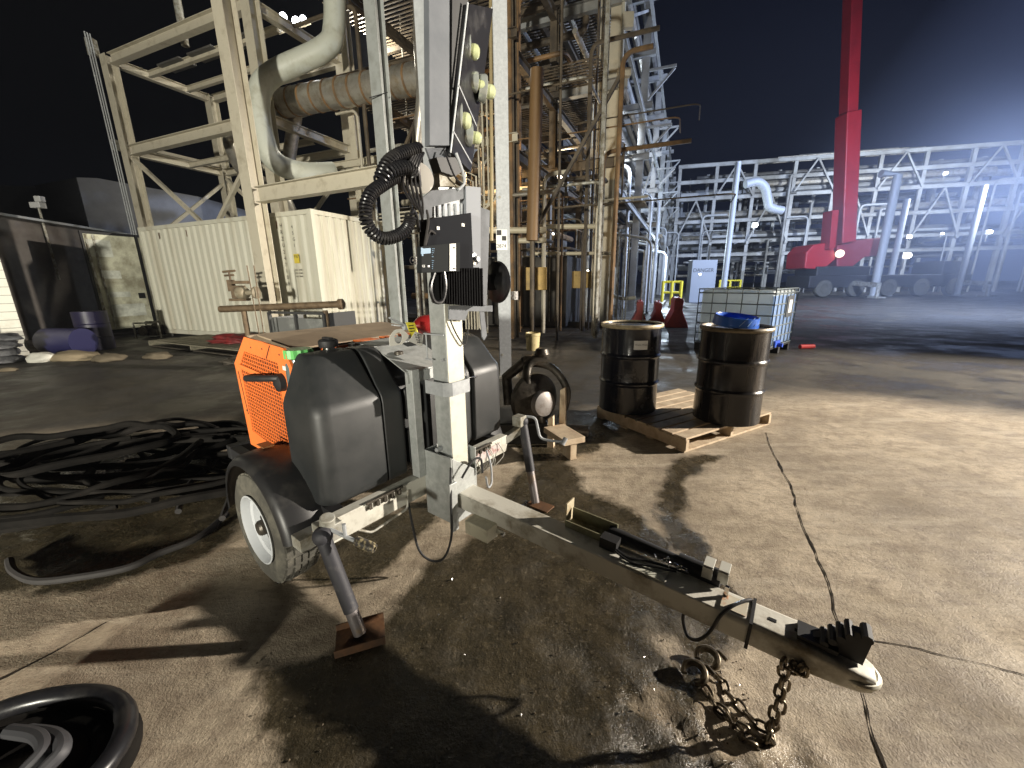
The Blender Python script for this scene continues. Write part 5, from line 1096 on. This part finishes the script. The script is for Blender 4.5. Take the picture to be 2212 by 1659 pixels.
# ------------------------------------------------------------------ long pipe rack running away from the camera
LR = thing('pipe_rack', 'long multi level pipe rack receding towards the crane', 'pipe rack', (3.04, 13.2, 0))
ro = np.array([3.04, 13.2]); 
def Rk(a, s, z): return PL(ro, a, s, z)
S_ = [0, 7.5, 15, 22.5, 30, 38]
for i, s in enumerate(S_):
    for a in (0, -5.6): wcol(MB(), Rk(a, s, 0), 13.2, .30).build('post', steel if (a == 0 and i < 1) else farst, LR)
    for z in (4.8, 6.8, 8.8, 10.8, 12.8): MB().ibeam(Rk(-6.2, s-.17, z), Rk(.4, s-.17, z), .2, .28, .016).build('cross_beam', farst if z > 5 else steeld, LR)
    if i > 0:
        for z in (8.0, 10.2):
            b = MB(); b.bar(Rk(.16, s, z), Rk(1.25, s, z), .09, .09); b.bar(Rk(1.2, s, z-.08), Rk(.18, s, z-1.1), .08, .08); b.build('cantilever_bracket', farst, LR)
for z in (4.5, 8.5, 12.5):
    MB().ibeam(Rk(.17, .2, z-.3), Rk(.17, 38, z-.3), .10, .22, .014).build('side_beam', farst, LR)
rnd = random.Random(4)
for z in (5.05, 7.05, 9.05, 11.05, 13.05):
    a = -5.2
    while a < -.2 and z:
        r = rnd.choice((.06, .10, .13, .18, .22)); m_ = rnd.choice((alu, farst, steeld, fardk, steeld)); s0 = rnd.choice((-2.5, -1, 0)); MB().tube([Rk(a, s0, z+r), Rk(a, 39, z+r)], r, 10).build('pipe', m_, LR)
        a += r*2+rnd.uniform(.15, .7)
for i in range(5):
    z0_ = (8.5, 4.6)[i % 2]; MB().bar(Rk(-.0, S_[i]+.2, z0_), Rk(0, S_[i+1]-.2, z0_+3.8), .09, .09).build('brace', farst, LR)
# pipes on the near post
for da, r, m_ in ((-.22, .05, steel), (.20, .06, mat('white_riser', (.55, .54, .46), .5)), (-.34, .025, steel), (-.40, .02, steel)):
    MB().tube([Rk(da, -.2, .9 if r > .04 else .3), Rk(da, -.2, 13)], r, 10).build('riser_pipe', m_, LR)
pipe([Rk(.20, -.25, 1.5), Rk(.20, -.25, 1.0), Rk(.6, -.25, .85), Rk(1.0, -.25, .9)], .06, 'riser_bend', bpy.data.materials['white_riser'], LR, .2)
for c_q, s_q in ((Rk(.32, -.25, 8.2), (.3, .2, .35)), (Rk(.3, -.25, 7.0), (.35, .2, .2))): MB().box(c_q, s_q).build('conduit_box', steel, LR, .01)
for q in range(16):
    s = rnd.uniform(4, 34); a = rnd.uniform(-.6, 1.1); zt_ = rnd.uniform(2.5, 7); pipe([Rk(a, s, 0), Rk(a, s, zt_), Rk(a-1.4, s, zt_+.3)], rnd.choice((.04, .06, .09)), 'drop_pipe', rnd.choice((farst, alu, galvb, galvb)), LR, .4, 8)
# low wall/fence panels under the rack
kb = thing('kerb', 'low dark kerb along the front of the pipe rack', 'kerb', tuple(Rk(-8, -.8, 0)))
b = MB(); b.bar(Rk(-11, -.9, .09), Rk(1.3, -.9, .09), .18, .18); b.bar(Rk(1.3, -.8, .09), Rk(1.3, 14, .09), .18, .18); b.build('kerb_stone', mat('wet_kerb', (.07, .065, .055), .35, 0, (.14, .12, .09), 3, .5, .7), kb)
pnl = thing('sheet_wall', 'tan corrugated sheet wall under the pipe rack', 'wall', tuple(Rk(-.5, 8, 0)))
b = MB()
for q in range(22): b.box(Rk(-1.2-.16*(q % 2)*.2, 4.0+q*.3, 1.1), (.05, .26, 2.0), (f1, f2, VZ))
b.build('sheet', mat('tan_sheet', (.22, .20, .15), .6, 0, (.12, .11, .08), 1.5, .4, .7), pnl)
# red barriers
RB = None
for i, (px, py) in enumerate(((1380, 702), (1420, 700), (1462, 708))):
    base = Vector(D(px, py)); t_ = thing('water_barrier', ('leftmost red plastic barrier under the pipe rack behind the black drum', 'dim middle red barrier between the two brighter red barriers', 'right red plastic barrier with a wide flared foot')[i], 'barrier', tuple(base))
    b = MB(); X_ = (Vector((1, -.3, 0))).normalized(); Y_ = Vector((.3, 1, 0)).normalized(); s_ = (.85, .8, 1.)[i]
    poly = [(-.32, 0), (.32, 0), (.30, .10), (.17, .38), (.12, .50), (.13, .80), (.09, .88), (-.09, .88), (-.13, .80), (-.12, .50), (-.17, .38), (-.30, .10)]
    b.prism([base+X_*(x_*s_)+VZ*(z_*s_) for x_, z_ in poly], Y_*1.3); b.build('barrier_body', redp, t_, .02)
    b = MB(); b.tube([base+VZ*.88*s_+Y_*.2, base+VZ*.96*s_+Y_*.2], .03, 8); b.build('filler_plug', redp, t_)
# yellow bollard frames
for i, (px, py, Y, w_) in enumerate(((1450, 640, 24, 1.0), (1575, 632, 36, 1.6))):
    c = up(px, py, Y); c.z = 0; t_ = thing('bollard_frame', ('bright yellow guard frame at the end of the pipe rack', 'yellow guard rail behind the caged tank')[i], 'guard rail', tuple(c)); b = MB()
    for x_ in (-w_/2, 0, w_/2): b.tube([c+f1*x_, c+f1*x_+VZ*1.35], .09, 10)
    for z_ in (.7, 1.3): b.tube([c-f1*w_/2+VZ*z_, c+f1*w_/2+VZ*z_], .07, 8)
    b.build('guard_tube', yel, t_)
# pail
pb0 = Vector(D(1151, 756)); PB = thing('pail', 'cream plastic pail standing on the wet ground behind the galvanised column', 'bucket', tuple(pb0))
b = MB(); b.lathe([(.0005, .01), (.13, .01), (.135, 0), (.15, .30), (.16, .31), (.16, .36), (.15, .37), (.145, .34), (.13, .05)], pb0, VZ, 26); b.build('pail_body', bucketm, PB)
b = MB(); b.tube(arc(pb0+VZ*.33, .155, 0, -3.14, Vector((1, 0, 0)), Vector((0, -.45, .9)), 12), .005, 6); b.build('pail_handle', iron, PB)
# pump and hydraulic unit beyond the right jack
PM = thing('transfer_pump', 'oily diaphragm pump with pale round housing behind the right stabiliser jack', 'pump', (.25, 3.75, 0))
p0 = Vector((.17, 3.48, -.10)); 
b = MB(); b.lathe([(.05, 0), (.19, .02), (.24, .06), (.24, .12), (.19, .16), (.12, .20), (.0005, .21)], p0+Vector((-.02, .05, .48)), (.55, -.8, .05), 26); b.build('diaphragm_housing', iron, PM)
b = MB(); b.lathe([(.12, 0), (.11, .05), (.05, .07), (.0005, .07)], p0+Vector((.09, -.12, .48)), (.55, -.8, .05), 22); b.build('pale_cover', ironw, PM)
b = MB(); b.tube([p0+Vector((-.2, .12, .40)), p0+Vector((-.22, .14, .66)), p0+Vector((-.05, .05, .82))], .05, 12); b.tube(smoothpath([p0+Vector((.1, -.1, .28)), p0+Vector((-.02, -.12, .55)), p0+Vector((-.02, -.02, .80)), p0+Vector((.14, .02, .84))], 6), .04, 12); b.tube(smoothpath([p0+Vector((.28, .0, .3)), p0+Vector((.33, .0, .55)), p0+Vector((.2, .02, .76)), p0+Vector((.02, .0, .82))], 6), .035, 12); b.box(p0+Vector((0, .05, .83)), (.14, .12, .10)); b.lathe([(.06, 0), (.07, .04), (.05, .09), (.0005, .10)], p0+Vector((.1, .05, .85)), VZ, 16); b.build('manifold', iron, PM, .008)
b = MB(); b.box(p0+Vector((-.1, .1, .20)), (.5, .5, .20)); b.lathe([(.2, 0), (.2, .3), (.0005, .3)], p0+Vector((-.35, .2, .35)), (-1, .3, 0), 20); b.build('pump_base', mat('black_oily_base', (.025, .022, .018), .4), PM, .02)
b = MB(); b.prism([p0+Vector((.24, -.15, .12)), p0+Vector((.30, -.15, .12)), p0+Vector((.29, -.13, .62)), p0+Vector((.25, -.13, .60))], Vector((.02, .05, 0))); b.prism([p0+Vector((.13, -.22, .02)), p0+Vector((.19, -.22, .02)), p0+Vector((.18, -.2, .38)), p0+Vector((.14, -.2, .36))], Vector((.02, .05, 0))); b.build('side_guard', wood, PM)
b = MB(); b.tube([p0+Vector((.25, .12, .14)), p0+Vector((.55, .08, .13))], .06, 12); b.build('outlet', ironw, PM)
wbk = thing('timber', 'short wooden block standing beside the transfer pump', 'timber', tuple(p0+Vector((.26, -.32, 0))))
b = MB(); b.box(p0+Vector((.26, -.34, .27)), (.20, .34, .05), (Vector((.9, .4, 0)).normalized(), Vector((-.4, .9, 0)).normalized(), VZ)); b.box(p0+Vector((.30, -.42, .17)), (.06, .12, .14), (Vector((.9, .4, 0)).normalized(), Vector((-.4, .9, 0)).normalized(), VZ)); b.build('block', wood, wbk, .004)

# ------------------------------------------------------------------ far pipe rack, crane, lamps
FRk = thing('pipe_rack', 'wide far pipe rack with trusses crossing behind the red crane', 'pipe rack', tuple(AY(1480, 620, 50)))
HF = 12.5
PA_ = Vector(D(1470, 362, HF)); PB_ = Vector(D(2330, 300, HF)); PA_.z = PB_.z = 0; df = (PB_-PA_); LF = df.length; df.normalize(); nf = Vector((-df.y, df.x, 0)); nf = nf if nf.y > 0 else -nf
def FP(s, d_, z): return PA_+df*s+nf*d_+VZ*z
nseg = 9
for i in range(nseg+1):
    s = LF*i/nseg
    for d_ in (0, 4): MB().box(FP(s, d_, HF/2), (.30, .30, HF), (df, nf, VZ)).build('post', farst, FRk)
    MB().bar(FP(s, -.4, 5), FP(s, 4.4, 5), .25, .3).build('cross_beam', farst, FRk)
for z in (3.9, 5.2, 7.2, 9.4, 11.0, HF): MB().ibeam(FP(-.2, -.17, z), FP(LF, -.17, z), .22, .34, .03).build('long_beam', farst, FRk)
for i in range(nseg):
    s = LF*i/nseg; e_ = LF*(i+1)/nseg; a_, c_ = ((9.4, 11) if i % 2 else (5.2, 7.2)); zt_ = HF-.1 if i % 2 else 9.2; b = MB(); b.bar(FP(s, -.3, a_), FP((s+e_)/2, -.3, zt_), .14, .14); b.bar(FP((s+e_)/2, -.3, zt_), FP(e_, -.3, a_), .14, .14); b.build('truss', farst, FRk)
rnd = random.Random(11)
for q in range(30):
    z = rnd.choice((3.2, 4.3, 5.6, 6.1, 7.6, 8.0, 9.8, 10.3, 11.5, 12.8)); r = rnd.choice((.07, .1, .16, .22, .3)); s0 = rnd.uniform(-1, LF*.35); s1 = rnd.uniform(LF*.6, LF); d_ = rnd.uniform(.3, 3.6)
    MB().tube([FP(s0, d_, z+r), FP(s1, d_, z+r)], r, 8).build('pipe', rnd.choice((farst, alu, galvb, fardk)), FRk)
for q in range(22):
    s = rnd.uniform(0, LF); z = rnd.uniform(2, 11); d_ = rnd.uniform(-.5, -.3); pipe([FP(s, d_, 0), FP(s, d_, z), FP(s+rnd.uniform(-3, 3), d_, z)], rnd.choice((.05, .08, .12)), 'pipe', rnd.choice((farst, galvb, fardk)), FRk, .5, 8)
F2 = thing('pipe_rack', 'dim rear bank of stacked pipes filling the gaps behind the far trusses', 'pipe rack', tuple(FP(5, 7, 0)))
rnd = random.Random(19)
for q in range(46):
    z = rnd.uniform(1.5, 12.2); r_ = rnd.choice((.1, .16, .22, .3, .4)); s0 = rnd.uniform(-6, LF*.6); d_ = rnd.uniform(5.5, 10); MB().tube([FP(s0, d_, z), FP(s0+rnd.uniform(6, 22), d_, z)], r_, 8).build('pipe', rnd.choice((farst, alu, galvb, farst)), F2)
for q in range(40):
    s = rnd.uniform(-4, LF); d_ = rnd.uniform(5, 9); z1_ = rnd.uniform(4, 13); MB().tube([FP(s, d_, rnd.choice((0, 2, 4))), FP(s, d_, z1_)], rnd.choice((.06, .1, .16, .25)), 8).build('upright', rnd.choice((farst, fardk, galvb)), F2)
# S shaped bright elbow and tall bright pipes
pe = lambda x, y: Vector(AY(x, y, 27.5))
ux_ = thing('pipe_run', 'bright S shaped jacketed pipe hanging on the left part of the far rack', 'pipe', tuple(pe(1640, 420)))
MB().tube(smoothpath([pe(1610, 398), pe(1635, 393), pe(1652, 405), pe(1658, 430), pe(1664, 448), pe(1690, 455)], 6), .26, 14).build('pipe_bend', galvb, ux_)
for i, (x0, y0, x1, y1, Y, r) in enumerate(((1940, 378, 1905, 560, 30, .26), (2128, 400, 2062, 618, 30, .18), (1595, 350, 1562, 625, 26, .17), (1960, 430, 1925, 600, 31, .2))):
    t_ = thing('standpipe', ('tall bright standpipe just right of the red crane boom', 'tall thin bright standpipe at the right end of the far rack', 'grey standpipe left of the S shaped pipe', 'shorter dull standpipe beside the tall bright one')[i], 'pipe', tuple(Vector(AY(x1, y1, Y))))
    a, c = Vector(AY(x0, y0, Y)), Vector(AY(x1, y1, Y)); c.x = a.x; MB().tube([Vector((a.x, a.y, 0)), a, a+Vector((-1.2, 0, .1))] if i == 0 else [Vector((a.x, a.y, 0)), a], r, 12).build('pipe_shaft', galvb, t_)
    MB().tube([Vector((a.x, a.y, .02)), Vector((a.x, a.y, .12))], r*1.7, 12).build('base_flange', farst, t_)
dr_ = thing('equipment_door', 'plain grey steel cabinet door at the far end of the long rack', 'cabinet', tuple(AY(1510, 625, 26)))
a, c = Vector(AY(1492, 562, 26)), Vector(AY(1538, 632, 26)); b = MB(); b.box(Vector(((a.x+c.x)/2, a.y, a.z/2)), (abs(c.x-a.x), .6, a.z)); b.build('cabinet', mat('cabinet_grey', (.20, .22, .25), .5), dr_, .02)
text('DANGER', .32, Vector(((a.x+c.x)/2-.7, a.y-.31, a.z*.72)), Vector((1, 0, 0)), VZ, lblk, dr_)
# crane
YC = 31.
CR = thing('mobile_crane', 'red mobile crane with raised telescopic boom at the right', 'crane', tuple(AY(1880, 640, YC)))
def c_(x, y, dy=0): return Vector(AY(x, y, YC+dy))
b0, b1 = c_(1822, 525), c_(1850, -220); 
b = MB(); b.bar(b0, b0.lerp(b1, .42), 1.0, 1.1, up=(0, -1, 0)); b.build('boom_base', red, CR, .08)
b = MB(); b.bar(b0.lerp(b1, .421), b1, .72, .8, up=(0, -1, 0)); b.build('boom_section', red, CR, .06)
b = MB(); b.bar(b0+Vector((-1.1, 0, -.4)), b0.lerp(b1, .11)+Vector((-1.0, 0, 0)), .45, .9, up=(0, -1, 0)); b.build('lift_cylinder', red, CR)
b = MB(); b.prism([c_(1738, 580), c_(1742, 545), c_(1758, 528), c_(1800, 522), c_(1806, 560), c_(1788, 575), c_(1768, 582)], Vector((0, 2.2, 0))); b.build('counterweight', red, CR, .1)
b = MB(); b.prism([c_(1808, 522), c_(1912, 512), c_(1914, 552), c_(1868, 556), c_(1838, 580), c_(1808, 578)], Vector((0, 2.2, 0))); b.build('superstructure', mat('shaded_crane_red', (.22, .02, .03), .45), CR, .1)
b = MB(); b.sphere(c_(1814, 548, -.2), .28, 8); b.build('work_lamp', emat('dim_work_lamp', (1., .85, .6), 2.5), CR)
b = MB(); p_ = c_(1745, 590); q_ = c_(2085, 622); b.box(Vector(((p_.x+q_.x)/2, YC+1, 1.15)), (q_.x-p_.x, 2.6, .9)); b.box(Vector((p_.x+2.5, YC+1, 1.9)), (4.0, 2.4, .7)); b.box(Vector((q_.x-1.2, YC+1, 1.9)), (2.2, 2.4, 1.3)); b.build('carrier', mat('carrier_black', (.02, .02, .022), .5), CR, .08)
for i in range(5):
    x_ = p_.x+1.2+i*(q_.x-p_.x-2.4)/4; b = MB(); b.lathe([(.0005, .02), (.3, .02), (.33, .0), (.6, .02), (.65, .1), (.65, .35), (.6, .4), (.0005, .4)], Vector((x_, YC-.35, .65)), (0, 1, 0), 24); b.build('wheel', rub, CR)
for i, x_ in enumerate((p_.x+3.4, q_.x-1.0)):
    b = MB(); b.bar(Vector((x_, YC-.2, 1.0)), Vector((x_, YC-2.4, .9)), .3, .3); b.tube([Vector((x_, YC-2.4, .9)), Vector((x_, YC-2.4, .1))], .12, 10); b.box(Vector((x_, YC-2.4, .05)), (.7, .7, .1)); b.build('outrigger', galvd, CR)
for i, (x_, y_, Y, s_, l_) in enumerate(((1655, 785/1.0, 0, 0, ''),)): pass
lamps = [(1562, 550, 28, .13, 'star like lit lamp at the right end of the crane deck'), (2025, 553, 33, .12, 'bright lamp on the far rack left of the thin bright standpipe'), (1330+1, 0, 0, 0, '')]
LL = [(1518, 'x')]
cv = lambda X, Y: ((2300+X*.5877)/1.6275, (400+Y*.5877)/1.6275)
specs = [(1530, 735, 33, .13, 'lit lamp on the far rack just right of the tall bright standpipe'), (1725, 717, 33, .08, 'small lit lamp low in the middle of the far rack'), (1747, 355, 36, .12, 'lit lamp near the top edge of the far rack'), (2010, 706, 33, .14, 'lit lamp at the right side beyond the thin bright standpipe'), (1520, 848, 32, .20, 'brightest lit lamp low beside the crane superstructure'), (1725, 985, 34, .06, 'tiny lit lamp near the ground right of the crane'), (607, 665, 27, .13, 'lit lamp on the far rack above the caged tank'), (275, 960, 24, .05, 'tiny lit lamp on the grey cabinet door')]
for (x_, y_, Y, s_, lab_) in specs:
    X2, Y2 = cv(x_, y_); p_ = Vector(AY(X2, Y2, Y)); t_ = thing('floodlight', lab_, 'floodlight', tuple(p_))
    MB().sphere(p_, s_, 8).build('lamp_glass', lampon, t_); b = MB(); b.box(p_+Vector((0, s_*1.3, 0)), (s_*2.6, s_*.8, s_*2.4)); b.tube([p_+Vector((0, s_*1.3, -s_)), p_+Vector((0, s_*1.3, -s_*5))], s_*.25, 6); b.build('lamp_housing', farst, t_)

# ------------------------------------------------------------------ hoses
rnd = random.Random(3)
def hose(cx, cy, rx, ry, z, a0, a1, r, m, lab, grp, seed, rot=.1):
    rn = random.Random(seed); P = []; n = 18
    ph = rn.uniform(0, 6)
    for i in range(n+1):
        a = a0+(a1-a0)*i/n; k1 = 1+.07*math.sin(2*a+ph)+.04*math.sin(5*a+ph*2); x = cx+k1*(rx*math.cos(a)*math.cos(rot)-ry*math.sin(a)*math.sin(rot)); y = cy+k1*(rx*math.cos(a)*math.sin(rot)+ry*math.sin(a)*math.cos(rot)); P.append(Vector((x, y, max(r, z+rn.uniform(-.02, .02)))))
    b = MB(); b.tube(smoothpath(P, 5), r, 8); o = b.build('hose', m); tag(o, lab, 'hose', grp); return o
for q in range(22):
    cx = -2.75+rnd.uniform(-.55, .5); cy = 2.75+rnd.uniform(-.42, .42); rx = rnd.uniform(.5, 1.15); ry = rnd.uniform(.3, .62); z = .03+.012*q+rnd.uniform(0, .02); a0 = rnd.uniform(0, 6.28)
    hose(cx, cy, rx, ry, z, a0, a0+rnd.uniform(3.6, 6.4), rnd.choice((.016, .020, .026)), dkrub, 'dark rubber hose looped in the shadowed heap left of the wheel', 'dark hoses in the heap left of the wheel', q, rnd.uniform(-.2, .3))
g2 = lambda x, y, z=.05: Vector(D(x, y, z))
for i, (pp, lab_) in enumerate(((([(20, 1210), (30, 1235), (80, 1255), (180, 1245), (280, 1225), (345, 1195), (430, 1160), (490, 1110)]), 'pale grey hose curving along the front edge of the dark hose heap'),
        ([(130, 1070), (200, 1080), (260, 1040), (340, 1015), (430, 1010), (500, 1035), (480, 1120)], 'dull grey hose arching over the middle of the dark hose heap'),
        ([(330, 960), (360, 935), (400, 940), (430, 975), (500, 1000)], 'short grey hose end at the back of the dark hose heap'),
        ([(385, 1105), (400, 1060), (425, 1030), (480, 990)], 'straight grey hose lying across the dark hose heap'))):
    b = MB(); b.tube(smoothpath([g2(x_, y_, .09 if i else .03) for x_, y_ in pp], 6), .018, 8); o = b.build('hose', greyrub); tag(o, lab_, 'hose')
# coil at lower left corner
HC = thing('hose_coil', 'thick black coiled rubber hose with grey loops in the lower left corner', 'hose', tuple(D(90, 1640)))
c = Vector(D(30, 1700)); 
for k_, (r_, z_, rr_) in enumerate(((.235, .03, .030), (.235, .085, .029), (.18, .03, .028), (.125, .03, .026))):
    pts = [c+Vector((r_*1.25*math.cos(a), r_*.9*math.sin(a), z_+.004*math.sin(3*a))) for a in np.linspace(0, 6.283, 40)[:-1]]
    MB().tube(pts, rr_, 12, closed=True).build('coil_loop', dkrub if k_ != 1 else blkg, HC)
for k_ in range(2):
    pts = [g2(10+k_*50, 1720, .05), g2(60+k_*40, 1660, .09), g2(95+k_*40, 1620, .11), g2(80+k_*40, 1590, .10), g2(20+k_*40, 1580, .07)]
    MB().tube(smoothpath(pts, 6), .02, 10).build('grey_loop', mat('pale_grey_hose%d' % k_, (.05, .05, .055), .6), HC)
for n_, m_ in list(bpy.data.materials.items()): pass

# ------------------------------------------------------------------ haze volumes added in place of lens flare
import os
hz = MB().box((10, 10, 14), (310, 330, 30.5)).build('added_haze', None); hz['kind'] = 'stuff'; hz['label'] = 'thin even haze added in place of lens veil'; hz['category'] = 'added_haze'
hm = bpy.data.materials.new('added_haze'); hm.use_nodes = True; hn = hm.node_tree; hn.nodes.remove(hn.nodes['Principled BSDF'])
pv = hn.nodes.new('ShaderNodeVolumePrincipled'); pv.inputs['Color'].default_value = (.8, .86, 1, 1); pv.inputs['Density'].default_value = .0004
hn.links.new(pv.outputs[0], hn.nodes['Material Output'].inputs['Volume']); hz.data.materials.append(hm)

vm = bpy.data.materials.new('flare_veil'); vm.use_nodes = True; vn = vm.node_tree; vn.nodes.remove(vn.nodes['Principled BSDF'])
vv = vn.nodes.new('ShaderNodeVolumePrincipled'); vv.inputs['Color'].default_value = (.70, .79, 1, 1); vv.inputs['Anisotropy'].default_value = .15
vtc = vn.nodes.new('ShaderNodeTexCoord'); vln = vn.nodes.new('ShaderNodeVectorMath'); vln.operation = 'LENGTH'; vn.links.new(vtc.outputs['Object'], vln.inputs[0])
vmr = vn.nodes.new('ShaderNodeMapRange'); vmr.interpolation_type = 'SMOOTHSTEP'; vmr.inputs[1].default_value = 1.0; vmr.inputs[2].default_value = .1; vmr.inputs[3].default_value = 0.; vmr.inputs[4].default_value = 1.
vn.links.new(vln.outputs['Value'], vmr.inputs[0])
vnz = vn.nodes.new('ShaderNodeTexNoise'); vnz.inputs['Scale'].default_value = 1.8; vnz.inputs['Detail'].default_value = 2; vn.links.new(vtc.outputs['Object'], vnz.inputs['Vector'])
vm2 = vn.nodes.new('ShaderNodeMapRange'); vm2.inputs[1].default_value = .32; vm2.inputs[2].default_value = .68; vm2.inputs[3].default_value = .35; vm2.inputs[4].default_value = 1.; vn.links.new(vnz.outputs['Fac'], vm2.inputs[0])
vmu = vn.nodes.new('ShaderNodeMath'); vmu.operation = 'MULTIPLY'; vn.links.new(vmr.outputs[0], vmu.inputs[0]); vn.links.new(vm2.outputs[0], vmu.inputs[1])
vmd = vn.nodes.new('ShaderNodeMath'); vmd.operation = 'MULTIPLY'; vmd.inputs[1].default_value = .14; vn.links.new(vmu.outputs[0], vmd.inputs[0]); vn.links.new(vmd.outputs[0], vv.inputs['Density'])
vn.links.new(vv.outputs[0], vn.nodes['Material Output'].inputs['Volume'])
for i_, (c_v, s_v) in enumerate((((14.0, 10.8, 2.6), (8.0, 5.6, 5.6)),)):
    mb_ = MB(); mb_.sphere((0, 0, 0), 1, 14); vo = mb_.build('flare_veil', vm); vo.location = c_v; vo.scale = s_v  # soft ellipsoid added to imitate flare, no real vapour here
    tag(vo, 'thin blue white vapour added in place of lens flare at the right edge', 'flare_veil', None, 'stuff')
